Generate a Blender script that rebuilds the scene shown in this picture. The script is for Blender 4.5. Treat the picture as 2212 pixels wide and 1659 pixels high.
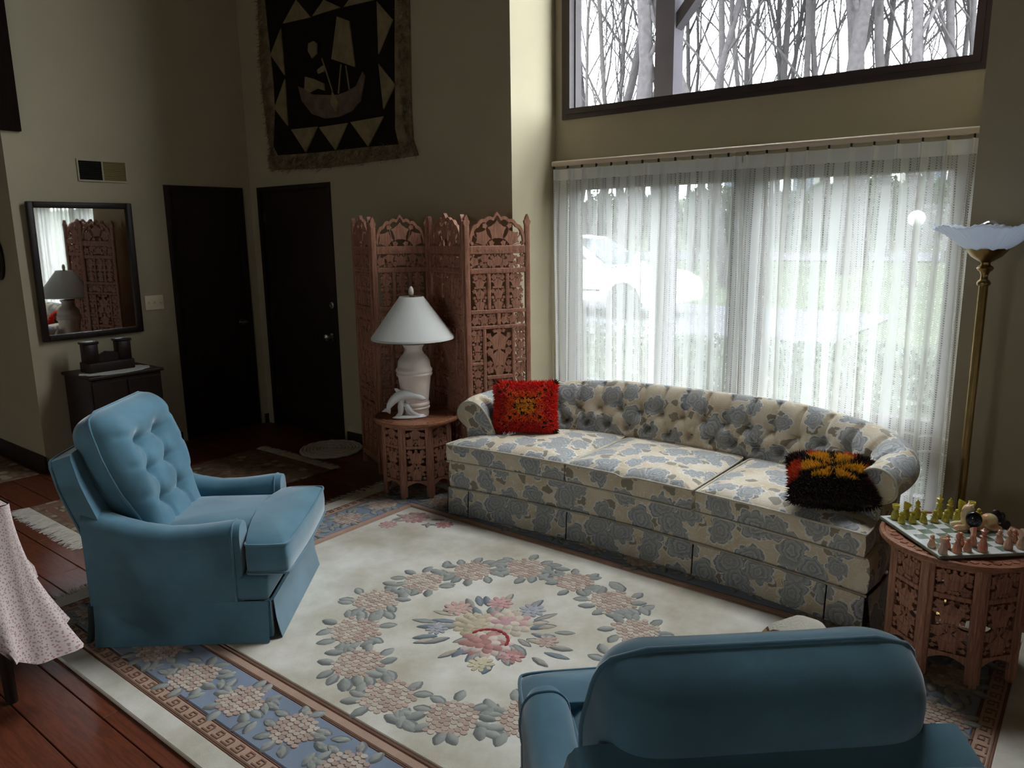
import bpy, bmesh, math, random
import numpy as np
from mathutils import Vector, Matrix, noise

for o in list(bpy.data.objects):
    bpy.data.objects.remove(o)
SC = bpy.context.scene
COL = SC.collection
PI = math.pi
rad = math.radians

# ------------------------------------------------------------------ camera
FPX, CX, CY = 1640.0, 1106.0, 829.5
YAW, PIT, ROL = rad(38.45), rad(11.25), rad(-0.82)
HC = 1.65
fw = Vector((-math.sin(YAW) * math.cos(PIT), math.cos(YAW) * math.cos(PIT), -math.sin(PIT)))
rt0 = Vector((math.cos(YAW), math.sin(YAW), 0))
up0 = rt0.cross(fw)
rt = rt0 * math.cos(ROL) + up0 * math.sin(ROL)
up = up0 * math.cos(ROL) - rt0 * math.sin(ROL)
CAMP = Vector((0, 0, HC))
cam_d = bpy.data.cameras.new('camera')
cam_d.sensor_fit = 'HORIZONTAL'
cam_d.sensor_width = 36.0
cam_d.lens = FPX / 2212 * 36.0
cam_d.clip_start = 0.05
cam_d.clip_end = 400
cam = bpy.data.objects.new('camera', cam_d)
COL.objects.link(cam)
mw = Matrix.Identity(4)
for i in range(3):
    mw[i][0], mw[i][1], mw[i][2], mw[i][3] = rt[i], up[i], -fw[i], CAMP[i]
cam.matrix_world = mw
SC.camera = cam


def ray(u, v):
    return fw * FPX + rt * (u - CX) - up * (v - CY)


def atz(u, v, z=0.0):
    d = ray(u, v)
    return CAMP + d * ((z - HC) / d.z)


def aty(u, v, y):
    d = ray(u, v)
    return CAMP + d * (y / d.y)


def atx(u, v, x):
    d = ray(u, v)
    return CAMP + d * (x / d.x)


# ------------------------------------------------------------------ light
world = bpy.data.worlds.new('overcast_sky')
SC.world = world
world.use_nodes = True
wn = world.node_tree.nodes
wl = world.node_tree.links
bg = wn['Background']
tc = wn.new('ShaderNodeTexCoord')
sep = wn.new('ShaderNodeSeparateXYZ')
rmp = wn.new('ShaderNodeValToRGB')
wl.new(tc.outputs['Generated'], sep.inputs[0])
wl.new(sep.outputs['Z'], rmp.inputs[0])
rmp.color_ramp.elements[0].position = 0.0
rmp.color_ramp.elements[0].color = (0.80, 0.88, 0.97, 1)
rmp.color_ramp.elements[1].position = 0.9
rmp.color_ramp.elements[1].color = (0.92, 0.97, 1.05, 1)
wl.new(rmp.outputs[0], bg.inputs[0])
bg.inputs[1].default_value = 2.6
SC.view_settings.view_transform = 'Standard'
SC.view_settings.look = 'None'
SC.view_settings.gamma = 1.0
SC.view_settings.use_curve_mapping = False
SC.view_settings.exposure = 2.68
SC.cycles.use_denoising = True
SC.cycles.max_bounces = 6
SC.cycles.diffuse_bounces = 4
SC.cycles.glossy_bounces = 3
SC.cycles.transmission_bounces = 4
SC.cycles.transparent_max_bounces = 10
SC.cycles.use_adaptive_sampling = True
SC.cycles.adaptive_threshold = 0.08
SC.cycles.adaptive_min_samples = 16
SC.cycles.caustics_reflective = False
SC.cycles.caustics_refractive = False
SC.cycles.sample_clamp_indirect = 6.0


def portal(name, loc, sx, sz, rx=rad(-90)):
    ld = bpy.data.lights.new(name, 'AREA')
    ld.shape = 'RECTANGLE'
    ld.size, ld.size_y = sx, sz
    ld.cycles.is_portal = True
    lo = bpy.data.objects.new(name, ld)
    lo.location = loc
    lo.rotation_euler = (rx, 0, 0)
    COL.objects.link(lo)


portal('window_portal', (-1.78, 4.50, 4.15), 2.3, 3.46)
portal('window_portal', (-1.78, 4.50, 1.09), 2.3, 1.80)
portal('window_portal', (-1.9, -3.34, 1.65), 0.7, 0.66, rad(90))  # portal for the added fill window behind the camera


# ------------------------------------------------------------------ colour and materials
def s2l(c):
    c = c / 255.0
    return c / 12.92 if c <= 0.04045 else ((c + 0.055) / 1.055) ** 2.4


def C(r, g, b):
    return (s2l(r), s2l(g), s2l(b))


class NT:
    def __init__(s, name):
        s.m = bpy.data.materials.new(name)
        s.m.use_nodes = True
        s.t = s.m.node_tree
        s.n = s.t.nodes
        s.l = s.t.links
        s.bsdf = s.n['Principled BSDF']
        s.out = s.n['Material Output']

    def new(s, typ, ins=None, **kw):
        nd = s.n.new('ShaderNode' + typ)
        for k, v in kw.items():
            setattr(nd, k, v)
        for k, v in (ins or {}).items():
            s.put(nd.inputs[k], v)
        return nd

    def put(s, sock, v):
        if hasattr(v, 'is_output') or isinstance(v, bpy.types.NodeSocket):
            s.l.new(v, sock)
        elif isinstance(v, bpy.types.Node):
            s.l.new(v.outputs[0], sock)
        else:
            try:
                sock.default_value = v
            except Exception:
                sock.default_value = (*v, 1) if len(v) == 3 else v

    def math(s, op, a, b=0.0, c=None, clamp=False):
        nd = s.new('Math', operation=op, use_clamp=clamp)
        s.put(nd.inputs[0], a)
        s.put(nd.inputs[1], b)
        if c is not None:
            s.put(nd.inputs[2], c)
        return nd.outputs[0]

    def mix(s, f, a, b):
        nd = s.new('Mix', data_type='RGBA')
        s.put(nd.inputs[0], f)
        s.put(nd.inputs[6], (*a, 1) if isinstance(a, tuple) and len(a) == 3 else a)
        s.put(nd.inputs[7], (*b, 1) if isinstance(b, tuple) and len(b) == 3 else b)
        return nd.outputs[2]

    def ramp(s, v, lo, hi):
        nd = s.new('MapRange', {0: v, 1: lo, 2: hi, 3: 0.0, 4: 1.0})
        nd.clamp = True
        return nd.outputs[0]

    def noise(s, vec, scale, detail=3.0, rough=0.55):
        nd = s.new('TexNoise', {'Scale': scale, 'Detail': detail, 'Roughness': rough})
        if vec is not None:
            s.put(nd.inputs['Vector'], vec)
        return nd.outputs['Fac']

    def bump(s, h, strength=0.3, dist=0.01):
        nd = s.new('Bump', {'Strength': strength, 'Distance': dist, 'Height': h})
        s.l.new(nd.outputs[0], s.bsdf.inputs['Normal'])

    def coord(s, which='Object'):
        return s.new('TexCoord').outputs[which]

    def set(s, **kw):
        for k, v in kw.items():
            key = k.replace('_', ' ')
            s.put(s.bsdf.inputs[key], v)


def mat(name, col, rough=0.6, spec=0.35, metal=0.0, var=0.0, vs=6.0, bump=0.0, bs=80.0, bd=0.004,
        sheen=0.0, coat=0.0, attr=False):
    t = NT(name)
    base = None
    if attr:
        base = t.new('Attribute', attribute_name='Col').outputs['Color']
    if var > 0:
        f = t.ramp(t.noise(t.coord(), vs, 4), 0.3, 0.7)
        if attr:
            g = t.new('Mix', data_type='RGBA', blend_type='MULTIPLY')
            g.inputs[0].default_value = 1.0
            t.put(g.inputs[6], base)
            t.put(g.inputs[7], t.mix(f, (1 - var,) * 3, (1.0,) * 3))
            base = g.outputs[2]
        else:
            base = t.mix(f, tuple(c * (1 - var) for c in col), tuple(min(1, c * (1 + var)) for c in col))
    t.put(t.bsdf.inputs['Base Color'], base if base is not None else (*col, 1))
    t.set(Roughness=rough, Metallic=metal)
    t.bsdf.inputs['Specular IOR Level'].default_value = spec
    if sheen:
        t.bsdf.inputs['Sheen Weight'].default_value = sheen
        t.bsdf.inputs['Sheen Roughness'].default_value = 0.4
    if coat:
        t.bsdf.inputs['Coat Weight'].default_value = coat
    if bump:
        t.bump(t.noise(t.coord(), bs, 4), bump, bd)
    return t.m


def wood(name, c1, c2, rough=0.45, axis=0, scale=1.0, rnd=False, spec=0.35):
    t = NT(name)
    co = t.coord()
    mp = t.new('Mapping', {'Vector': co})
    sc = [9 * scale] * 3
    sc[axis] = 0.9 * scale
    mp.inputs['Scale'].default_value = sc
    v = mp.outputs[0]
    if rnd:
        oi = t.new('ObjectInfo')
        ad = t.new('VectorMath', operation='ADD')
        t.put(ad.inputs[0], v)
        cb = t.new('CombineXYZ', {0: t.math('MULTIPLY', oi.outputs['Random'], 37.0), 1: t.math('MULTIPLY', oi.outputs['Random'], 91.0)})
        t.put(ad.inputs[1], cb.outputs[0])
        v = ad.outputs[0]
    n1 = t.noise(v, 2.2, 5, 0.6)
    w = t.math('FRACT', t.math('MULTIPLY', n1, 7.0))
    w = t.math('ABSOLUTE', t.math('SUBTRACT', w, 0.5))
    f = t.math('ADD', t.math('MULTIPLY', w, 1.2), t.math('MULTIPLY', t.noise(v, 30, 3), 0.5))
    f = t.ramp(f, 0.15, 0.85)
    if rnd:
        f = t.math('ADD', t.math('MULTIPLY', f, 0.7), t.math('MULTIPLY', oi.outputs['Random'], 0.35))
    t.put(t.bsdf.inputs['Base Color'], t.mix(f, c1, c2))
    t.set(Roughness=rough)
    t.bsdf.inputs['Specular IOR Level'].default_value = spec
    t.bump(f, 0.08, 0.002)
    return t.m


def fabric_floral():
    """blue-grey chrysanthemums with pale outlines woven on a sand ground"""
    t = NT('sofa_damask')
    uv = t.coord('UV')

    def vm(op, a, b=None):
        nd = t.new('VectorMath', operation=op)
        t.put(nd.inputs[0], a)
        if b is not None:
            t.put(nd.inputs[1], b)
        return nd

    dn = t.new('TexNoise', {'Vector': uv, 'Scale': 17.0, 'Detail': 3.5, 'Roughness': 0.6})
    off = vm('SCALE', vm('SUBTRACT', dn.outputs['Color'], (0.5, 0.5, 0.5)).outputs[0])
    off.inputs['Scale'].default_value = 0.062
    p = vm('ADD', uv, off.outputs[0]).outputs[0]

    def flower(scale, shift, size, lobes, rand):
        q = vm('ADD', vm('MULTIPLY', p, (scale, scale, 0)).outputs[0], (shift, shift * 0.7, 0)).outputs[0]
        vo = t.new('TexVoronoi', {'Vector': q, 'Scale': 1.0, 'Randomness': rand}, voronoi_dimensions='2D')
        d = vm('SUBTRACT', q, vo.outputs['Position']).outputs[0]
        sp = t.new('SeparateXYZ', {0: d})
        ang = t.math('ARCTAN2', sp.outputs[1], sp.outputs[0])
        cs = t.math('SINE', t.math('MULTIPLY', ang, lobes))
        ln = vo.outputs['Distance']
        cr = t.new('SeparateXYZ', {0: vo.outputs['Color']})
        cs2 = t.math('SINE', t.math('ADD', t.math('MULTIPLY', ang, 2.0), t.math('MULTIPLY', cr.outputs[1], 6.28)))
        vary = t.math('MULTIPLY', t.math('ADD', 0.72, t.math('MULTIPLY', cr.outputs[0], 0.5)), size)
        sh_ = t.math('ADD', t.math('ADD', 0.95, t.math('MULTIPLY', t.math('ABSOLUTE', cs), 0.30)), t.math('MULTIPLY', cs2, 0.16))
        rr = t.math('DIVIDE', ln, t.math('MULTIPLY', sh_, vary))
        return rr, vo.outputs['Color'], cs

    r1, c1, s1 = flower(6.5, 0.3, 0.385, 3.5, 0.8)
    r2, c2, s2 = flower(8.0, 3.7, 0.2, 1.5, 0.95)
    base = t.mix(t.ramp(t.noise(uv, 5.0, 3), 0.35, 0.65), C(200, 178, 144), C(220, 206, 182))
    # fine pale scrolling lines
    wv = t.new('TexWave', {'Vector': uv, 'Scale': 9.0, 'Distortion': 22.0, 'Detail': 1.0, 'Detail Scale': 1.6}, wave_type='RINGS')
    line = t.math('GREATER_THAN', wv.outputs['Fac'], 0.96)
    base = t.mix(t.math('MULTIPLY', line, 0.55), base, C(232, 226, 214))
    leafm = t.math('LESS_THAN', r2, 1.0)
    col = t.mix(leafm, base, C(142, 130, 110))
    edge2 = t.math('MULTIPLY', t.math('GREATER_THAN', r2, 0.96), t.math('LESS_THAN', r2, 1.1))
    col = t.mix(t.math('MULTIPLY', edge2, 0.5), col, C(226, 218, 203))
    ring = t.math('FRACT', t.math('ADD', t.math('MULTIPLY', r1, 3.4), t.math('MULTIPLY', t.math('ABSOLUTE', s1), 0.35)))
    shade = t.ramp(ring, 0.1, 0.9)
    fl = t.mix(shade, C(118, 122, 128), C(178, 177, 174))
    fl = t.mix(t.ramp(t.noise(uv, 11.0, 2), 0.4, 0.7), fl, C(154, 150, 143))
    thin = t.math('LESS_THAN', ring, 0.1)
    fl = t.mix(t.math('MULTIPLY', thin, 0.6), fl, C(205, 206, 204))
    fm = t.math('LESS_THAN', r1, 1.0)
    col = t.mix(fm, col, fl)
    edge = t.math('MULTIPLY', t.math('GREATER_THAN', r1, 0.94), t.math('LESS_THAN', r1, 1.06))
    col = t.mix(t.math('MULTIPLY', edge, 0.75), col, C(230, 226, 216))
    t.put(t.bsdf.inputs['Base Color'], col)
    t.set(Roughness=0.62)
    t.bsdf.inputs['Specular IOR Level'].default_value = 0.3
    t.bsdf.inputs['Sheen Weight'].default_value = 0.25
    h = t.math('ADD', t.math('MULTIPLY', fm, 0.4), t.math('ADD', t.math('MULTIPLY', ring, 0.3), t.math('MULTIPLY', edge, 0.5)))
    t.bump(h, 0.35, 0.004)
    return t.m


def curtain_mat():
    t = NT('sheer_lace')
    uv = t.coord('UV')
    sp = t.new('SeparateXYZ', {0: uv})
    u, v = sp.outputs[0], sp.outputs[1]
    st = t.math('FRACT', t.math('DIVIDE', u, 0.118))
    dense = t.math('LESS_THAN', st, 0.40)
    hole = t.math('LESS_THAN', t.math('FRACT', t.math('DIVIDE', v, 0.0125)), 0.55)
    lad = None
    for c in (0.46, 0.72, 0.95):
        k = t.math('LESS_THAN', t.math('ABSOLUTE', t.math('SUBTRACT', st, c)), 0.026)
        lad = k if lad is None else t.math('MAXIMUM', lad, k)
    lad = t.math('MULTIPLY', lad, hole)
    tri = t.math('ABSOLUTE', t.math('SUBTRACT', t.math('FRACT', t.math('DIVIDE', u, 0.03)), 0.5))
    her = t.math('FRACT', t.math('ADD', t.math('DIVIDE', v, 0.011), t.math('MULTIPLY', tri, 2.5)))
    weave = t.math('MULTIPLY', t.math('GREATER_THAN', her, 0.5), 0.22)
    al = t.math('ADD', 0.60, weave)
    al = t.math('SUBTRACT', al, t.math('MULTIPLY', lad, 0.35), clamp=True)
    al = t.math('MAXIMUM', al, t.math('MULTIPLY', dense, 0.86))
    band = t.math('LESS_THAN', t.math('ABSOLUTE', t.math('SUBTRACT', v, 0.60)), 0.006)
    band = t.math('MAXIMUM', band, t.math('LESS_THAN', t.math('ABSOLUTE', t.math('SUBTRACT', v, 0.52)), 0.006))
    al = t.math('MAXIMUM', al, t.math('MULTIPLY', band, 0.9))
    head = t.math('GREATER_THAN', v, 1.985)
    al = t.math('MAXIMUM', al, t.math('MULTIPLY', head, 0.97))
    df = t.new('BsdfDiffuse', {'Color': (0.82, 0.81, 0.77, 1)})
    tl = t.new('BsdfTranslucent', {'Color': (0.82, 0.81, 0.77, 1)})
    m1 = t.new('MixShader')
    t.put(m1.inputs[0], t.math('SUBTRACT', 0.24, t.math('MULTIPLY', head, 0.20)))
    t.l.new(df.outputs[0], m1.inputs[1])
    t.l.new(tl.outputs[0], m1.inputs[2])
    tr = t.new('BsdfTransparent')
    m2 = t.new('MixShader')
    t.put(m2.inputs[0], al)
    t.l.new(tr.outputs[0], m2.inputs[1])
    t.l.new(m1.outputs[0], m2.inputs[2])
    t.l.new(m2.outputs[0], t.out.inputs[0])
    return t.m


def glass_mat(name, tint=(1, 1, 1), fac=0.06):
    t = NT(name)
    tr = t.new('BsdfTransparent', {'Color': (*tint, 1)})
    gl = t.new('BsdfGlossy', {'Color': (1, 1, 1, 1), 'Roughness': 0.0})
    m2 = t.new('MixShader', {0: fac})
    t.l.new(tr.outputs[0], m2.inputs[1])
    t.l.new(gl.outputs[0], m2.inputs[2])
    t.l.new(m2.outputs[0], t.out.inputs[0])
    return t.m


def translucent_mat(name, col, fac=0.4, rough=0.5):
    t = NT(name)
    t.put(t.bsdf.inputs['Base Color'], (*col, 1))
    t.set(Roughness=rough)
    tl = t.new('BsdfTranslucent', {'Color': (*col, 1)})
    m = t.new('MixShader', {0: fac})
    t.l.new(t.bsdf.outputs[0], m.inputs[1])
    t.l.new(tl.outputs[0], m.inputs[2])
    t.l.new(m.outputs[0], t.out.inputs[0])
    return t.m


MT = {}
MT['wall'] = mat('cream_plaster', C(176, 164, 137), 0.85, 0.2, var=0.03, vs=3, bump=0.08, bs=160, bd=0.002)
MT['ceiling'] = wood('ceiling_boards', C(92, 68, 46), C(120, 90, 62), 0.7, 0)
MT['floor'] = wood('plank_wood', C(80, 40, 25), C(120, 62, 38), 0.46, 0, 1.0, rnd=True)
MT['dark_wood'] = wood('dark_door_wood', C(26, 15, 10), C(40, 24, 16), 0.5, 2)
MT['frame_brown'] = mat('brown_window_paint', C(58, 44, 42), 0.5, 0.35, var=0.1)
MT['rosewood'] = wood('carved_rosewood', C(140, 92, 72), C(182, 130, 104), 0.5, 2, 1.5)
MT['rosewood_top'] = wood('carved_rosewood_top', C(128, 80, 56), C(168, 114, 84), 0.38, 0, 1.2)
MT['velvet'] = mat('blue_velvet', C(84, 122, 138), 0.75, 0.15, var=0.22, vs=4.5, bump=0.05, bs=300, sheen=0.9)
MT['velvet_btn'] = mat('blue_velvet_button', C(76, 126, 154), 0.7, 0.2, sheen=0.5)
MT['sofa'] = fabric_floral()
MT['welt'] = mat('sofa_welt', C(196, 186, 168), 0.7, 0.25, var=0.15, vs=30)
MT['curtain'] = curtain_mat()
MT['glass'] = glass_mat('window_glass', (0.97, 0.985, 0.98), 0.05)
MT['mirror'] = mat('mirror_silver', (0.9, 0.91, 0.9), 0.02, 0.5, 1.0)
MT['brass'] = mat('aged_brass', C(142, 118, 72), 0.3, 0.5, 1.0, var=0.15, vs=20)
MT['steel'] = mat('satin_steel', C(190, 186, 178), 0.25, 0.5, 1.0)
MT['shade'] = translucent_mat('linen_shade', C(244, 242, 236), 0.45, 0.8)
MT['ceramic'] = mat('pink_cream_ceramic', C(238, 222, 210), 0.55, 0.3, var=0.06, vs=5, bump=0.05, bs=60)
MT['white_glaze'] = mat('white_porcelain', C(232, 232, 230), 0.25, 0.5)
MT['milk_glass'] = translucent_mat('frosted_glass', C(224, 230, 238), 0.45, 0.35)
MT['bulb'] = glass_mat('bulb_glass', (0.95, 0.95, 0.95), 0.25)
MT['attr'] = mat('dyed_wool', (1, 1, 1), 0.9, 0.1, var=0.12, vs=40, bump=0.15, bs=260, attr=True)
MT['attr_shag'] = mat('shag_yarn', (1, 1, 1), 0.85, 0.15, attr=True, sheen=0.2)
MT['fringe'] = mat('cream_fringe', C(214, 206, 192), 0.9, 0.1, var=0.1, vs=30)
MT['cream_plastic'] = mat('ivory_plastic', C(228, 214, 180), 0.5, 0.4)
MT['white_doily'] = mat('white_crochet', C(226, 222, 214), 0.9, 0.1, var=0.1, vs=60, bump=0.4, bs=200)
MT['black_felt'] = mat('black_hide', C(30, 24, 20), 0.95, 0.1, var=0.3, vs=12, bump=0.3, bs=200)
MT['black_stone'] = mat('black_onyx', C(14, 14, 22), 0.08, 0.6)
MT['rod'] = mat('bone_painted_rod', C(196, 178, 158), 0.4, 0.4)


# ------------------------------------------------------------------ mesh helpers
def catmull(pts, n, closed=False):
    pts = [Vector(p) for p in pts]
    m = len(pts)
    segs = m if closed else m - 1
    out = []
    for k in range(segs):
        if closed:
            p0, p1, p2, p3 = pts[(k - 1) % m], pts[k], pts[(k + 1) % m], pts[(k + 2) % m]
        else:
            p0, p1, p2, p3 = pts[max(k - 1, 0)], pts[k], pts[k + 1], pts[min(k + 2, m - 1)]
        for i in range(n):
            t = i / n
            out.append(0.5 * ((2 * p1) + (p2 - p0) * t + (2 * p0 - 5 * p1 + 4 * p2 - p3) * t * t + (3 * p1 - p0 - 3 * p2 + p3) * t ** 3))
    if not closed:
        out.append(pts[-1])
    return out


def resample(pts, n):
    pts = [Vector(p) for p in pts]
    d = [0.0]
    for a, b in zip(pts, pts[1:]):
        d.append(d[-1] + (b - a).length)
    out = []
    k = 0
    for i in range(n):
        s = d[-1] * i / (n - 1)
        while k < len(d) - 2 and d[k + 1] < s:
            k += 1
        L = d[k + 1] - d[k]
        out.append(pts[k].lerp(pts[k + 1], (s - d[k]) / L if L > 1e-9 else 0))
    return out, d[-1]


def chaikin(poly, it=2):
    for _ in range(it):
        q = []
        for i in range(len(poly)):
            a, b = Vector(poly[i]), Vector(poly[(i + 1) % len(poly)])
            q += [a.lerp(b, 0.25), a.lerp(b, 0.75)]
        poly = q
    return poly


class MB:
    def __init__(s):
        s.v, s.f, s.mi, s.col, s.uv = [], [], [], [], []
        s.c = (1, 1, 1)
        s.has_uv = False
        s.m = 0

    def add(s, vs, fs, M=None, uv=None):
        b = len(s.v)
        for i, p in enumerate(vs):
            p = Vector(p)
            s.v.append(M @ p if M is not None else p)
            s.col.append(s.c)
            if uv is not None:
                s.uv.append(uv[i])
                s.has_uv = True
            else:
                s.uv.append((0, 0))
        for f in fs:
            s.f.append([b + k for k in f])
            s.mi.append(s.m)
        return s

    def box(s, c, d, M=None):
        x, y, z = d[0] / 2, d[1] / 2, d[2] / 2
        vs = [(c[0] + i * x, c[1] + j * y, c[2] + k * z) for k in (-1, 1) for j in (-1, 1) for i in (-1, 1)]
        return s.add(vs, [(0, 2, 3, 1), (4, 5, 7, 6), (0, 1, 5, 4), (2, 6, 7, 3), (0, 4, 6, 2), (1, 3, 7, 5)], M)

    def bb(s, x0, x1, y0, y1, z0, z1, M=None):
        return s.box(((x0 + x1) / 2, (y0 + y1) / 2, (z0 + z1) / 2), (x1 - x0, y1 - y0, z1 - z0), M)

    def rbox(s, c, d, r, seg=2, M=None):
        bm = bmesh.new()
        bmesh.ops.create_cube(bm, size=1.0)
        for w in bm.verts:
            w.co = Vector((w.co.x * d[0], w.co.y * d[1], w.co.z * d[2])) + Vector(c)
        bmesh.ops.bevel(bm, geom=list(bm.edges), offset=r, segments=seg, affect='EDGES', profile=0.5)
        bm.verts.index_update()
        s.add([w.co.copy() for w in bm.verts], [[w.index for w in f.verts] for f in bm.faces], M)
        bm.free()
        return s

    def prism(s, poly, z0, z1, M=None):
        n = len(poly)
        vs = [(p[0], p[1], z0) for p in poly] + [(p[0], p[1], z1) for p in poly]
        fs = [list(range(n))[::-1], list(range(n, 2 * n))]
        fs += [(i, (i + 1) % n, n + (i + 1) % n, n + i) for i in range(n)]
        return s.add(vs, fs, M)

    def lathe(s, prof, n=28, M=None, fn=None):
        vs, fs = [], []
        m = len(prof)
        for k in range(n):
            a = 2 * PI * k / n
            for i, (r, z) in enumerate(prof):
                rr, zz = fn(r, z, a, i) if fn else (r, z)
                vs.append((rr * math.cos(a), rr * math.sin(a), zz))
        for k in range(n):
            k2 = (k + 1) % n
            for i in range(m - 1):
                fs.append((k * m + i, k2 * m + i, k2 * m + i + 1, k * m + i + 1))
        if prof[0][0] > 1e-6 and not fn:
            fs.append([k * m for k in range(n)][::-1])
        if prof[-1][0] > 1e-6 and not fn:
            fs.append([k * m + m - 1 for k in range(n)])
        return s.add(vs, fs, M)

    def tube(s, path, r, n=8, M=None, caps=True, flat=1.0):
        path = [Vector(p) for p in path]
        m = len(path)
        rs = r if isinstance(r, (list, tuple)) else [r] * m
        vs, fs = [], []
        t0 = (path[1] - path[0]).normalized()
        ref = Vector((0, 0, 1)) if abs(t0.z) < 0.9 else Vector((1, 0, 0))
        x = t0.cross(ref).normalized()
        for i in range(m):
            t = (path[min(i + 1, m - 1)] - path[max(i - 1, 0)])
            t = t.normalized() if t.length > 1e-9 else t0
            x = (x - t * x.dot(t))
            x = x.normalized() if x.length > 1e-6 else t.cross(Vector((1, 0, 0))).normalized()
            y = t.cross(x)
            for k in range(n):
                a = 2 * PI * k / n
                vs.append(path[i] + x * (rs[i] * math.cos(a)) + y * (rs[i] * flat * math.sin(a)))
        for i in range(m - 1):
            for k in range(n):
                k2 = (k + 1) % n
                fs.append((i * n + k, i * n + k2, (i + 1) * n + k2, (i + 1) * n + k))
        if caps:
            fs.append(list(range(n))[::-1])
            fs.append([(m - 1) * n + k for k in range(n)])
        return s.add(vs, fs, M)

    def grid(s, P, M=None, cu=False, cv=False, uvs=None, flip=False):
        a, b = len(P), len(P[0])
        vs = [p for row in P for p in row]
        uv = [q for row in uvs for q in row] if uvs else None
        fs = []
        for i in range(a if cu else a - 1):
            for j in range(b if cv else b - 1):
                q = (i * b + j, ((i + 1) % a) * b + j, ((i + 1) % a) * b + (j + 1) % b, i * b + (j + 1) % b)
                fs.append(q[::-1] if flip else q)
        return s.add(vs, fs, M, uv)

    def ell(s, c, r, n=12, m=8, M=None, R=None):
        vs, fs = [], []
        for i in range(m + 1):
            th = PI * i / m
            for k in range(n):
                ph = 2 * PI * k / n
                p = Vector((r[0] * math.sin(th) * math.cos(ph), r[1] * math.sin(th) * math.sin(ph), r[2] * math.cos(th)))
                if R is not None:
                    p = R @ p
                vs.append(p + Vector(c))
        for i in range(m):
            for k in range(n):
                fs.append((i * n + k, (i + 1) * n + k, (i + 1) * n + (k + 1) % n, i * n + (k + 1) % n))
        return s.add(vs, fs, M)

    def cushion(s, outline, z0, z1, crown=0.02, M=None, r=0.018, dip=None):
        """soft slab from a plan outline; edges rounded, top crowned"""
        o = [Vector((p[0], p[1])) for p in outline]
        n = len(o)
        c = sum(o, Vector((0, 0))) / n
        size = max((p - c).length for p in o)
        rings = [(0.0, z0), (0.6, z0), (1 - r / size, z0), (1.0, z0 + r), (1.0, (z0 + z1) / 2), (1.0, z1 - r), (1 - 0.35 * r / size, z1 - 0.3 * r),
                 (1 - r / size, z1), (0.9, z1 + crown * 0.35), (0.72, z1 + crown * 0.75), (0.45, z1 + crown), (0.0, z1 + crown)]
        vs, fs = [], []
        for q, z in rings:
            for p in o:
                w = c + (p - c) * q
                zz = z
                if abs(q - 1) < 1e-6 and abs(z - (z0 + z1) / 2) < 1e-6:
                    w = c + (p - c) * (1 + 0.006 / size)
                if dip and z >= z1 - r:
                    zz += dip(w)
                vs.append((w.x, w.y, zz))
        for i in range(len(rings) - 1):
            for k in range(n):
                fs.append((i * n + k, i * n + (k + 1) % n, (i + 1) * n + (k + 1) % n, (i + 1) * n + k))
        return s.add(vs, fs, M)

    def build(s, name, mats, parent=None, smooth=0, boxuv=False, loc=None):
        me = bpy.data.meshes.new(name)
        me.from_pydata([tuple(p) for p in s.v], [], s.f)
        ms = mats if isinstance(mats, (list, tuple)) else [mats]
        for m in ms:
            me.materials.append(MT[m] if isinstance(m, str) else m)
        if len(ms) > 1:
            me.polygons.foreach_set('material_index', s.mi)
        if any(c != (1, 1, 1) for c in s.col):
            ca = me.color_attributes.new('Col', 'FLOAT_COLOR', 'POINT')
            arr = np.ones((len(s.v), 4), dtype=np.float32)
            arr[:, :3] = np.array(s.col, dtype=np.float32)
            ca.data.foreach_set('color', arr.ravel())
        if s.has_uv:
            ul = me.uv_layers.new(name='UVMap')
            li = np.zeros(len(me.loops), dtype=np.int32)
            me.loops.foreach_get('vertex_index', li)
            ul.data.foreach_set('uv', np.array(s.uv, dtype=np.float32)[li].ravel())
        elif boxuv:
            ul = me.uv_layers.new(name='UVMap')
            for p in me.polygons:
                nx, ny, nz = abs(p.normal.x), abs(p.normal.y), abs(p.normal.z)
                for l in p.loop_indices:
                    w = me.vertices[me.loops[l].vertex_index].co
                    if nz > 0.6:
                        q = (w.x, w.y)
                    elif ny >= nx:
                        q = (w.x, w.z + w.y * 0.5)
                    else:
                        q = (w.y, w.z + w.x * 0.5)
                    ul.data[l].uv = q
        me.validate()
        if smooth:
            me.polygons.foreach_set('use_smooth', [True] * len(me.polygons))
            if smooth < 180:
                me.set_sharp_from_angle(angle=rad(smooth))
        me.update()
        ob = bpy.data.objects.new(name, me)
        COL.objects.link(ob)
        if parent is not None:
            ob.parent = parent
        if loc is not None:
            ob.location = loc
        return ob


def T(x=0, y=0, z=0, rz=0, rx=0, ry=0):
    return Matrix.Translation((x, y, z)) @ Matrix.Rotation(rz, 4, 'Z') @ Matrix.Rotation(ry, 4, 'Y') @ Matrix.Rotation(rx, 4, 'X')


def axes(o, x, y, z):
    m = Matrix.Identity(4)
    for i in range(3):
        m[i][0], m[i][1], m[i][2], m[i][3] = x[i], y[i], z[i], o[i]
    return m


def empty(name, loc=(0, 0, 0), rz=0.0):
    o = bpy.data.objects.new(name, None)
    o.empty_display_size = 0.1
    o.location = loc
    o.rotation_euler = (0, 0, rz)
    COL.objects.link(o)
    return o


def tag(o, label=None, cat=None, group=None, kind=None):
    if label:
        o['label'] = label
    if cat:
        o['category'] = cat
    if group:
        o['group'] = group
    if kind:
        o['kind'] = kind
    return o


def copy_tree(o, parent=None):
    c = o.copy()
    COL.objects.link(c)
    c.parent = parent
    for ch in list(o.children):
        copy_tree(ch, c)
    return c


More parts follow.
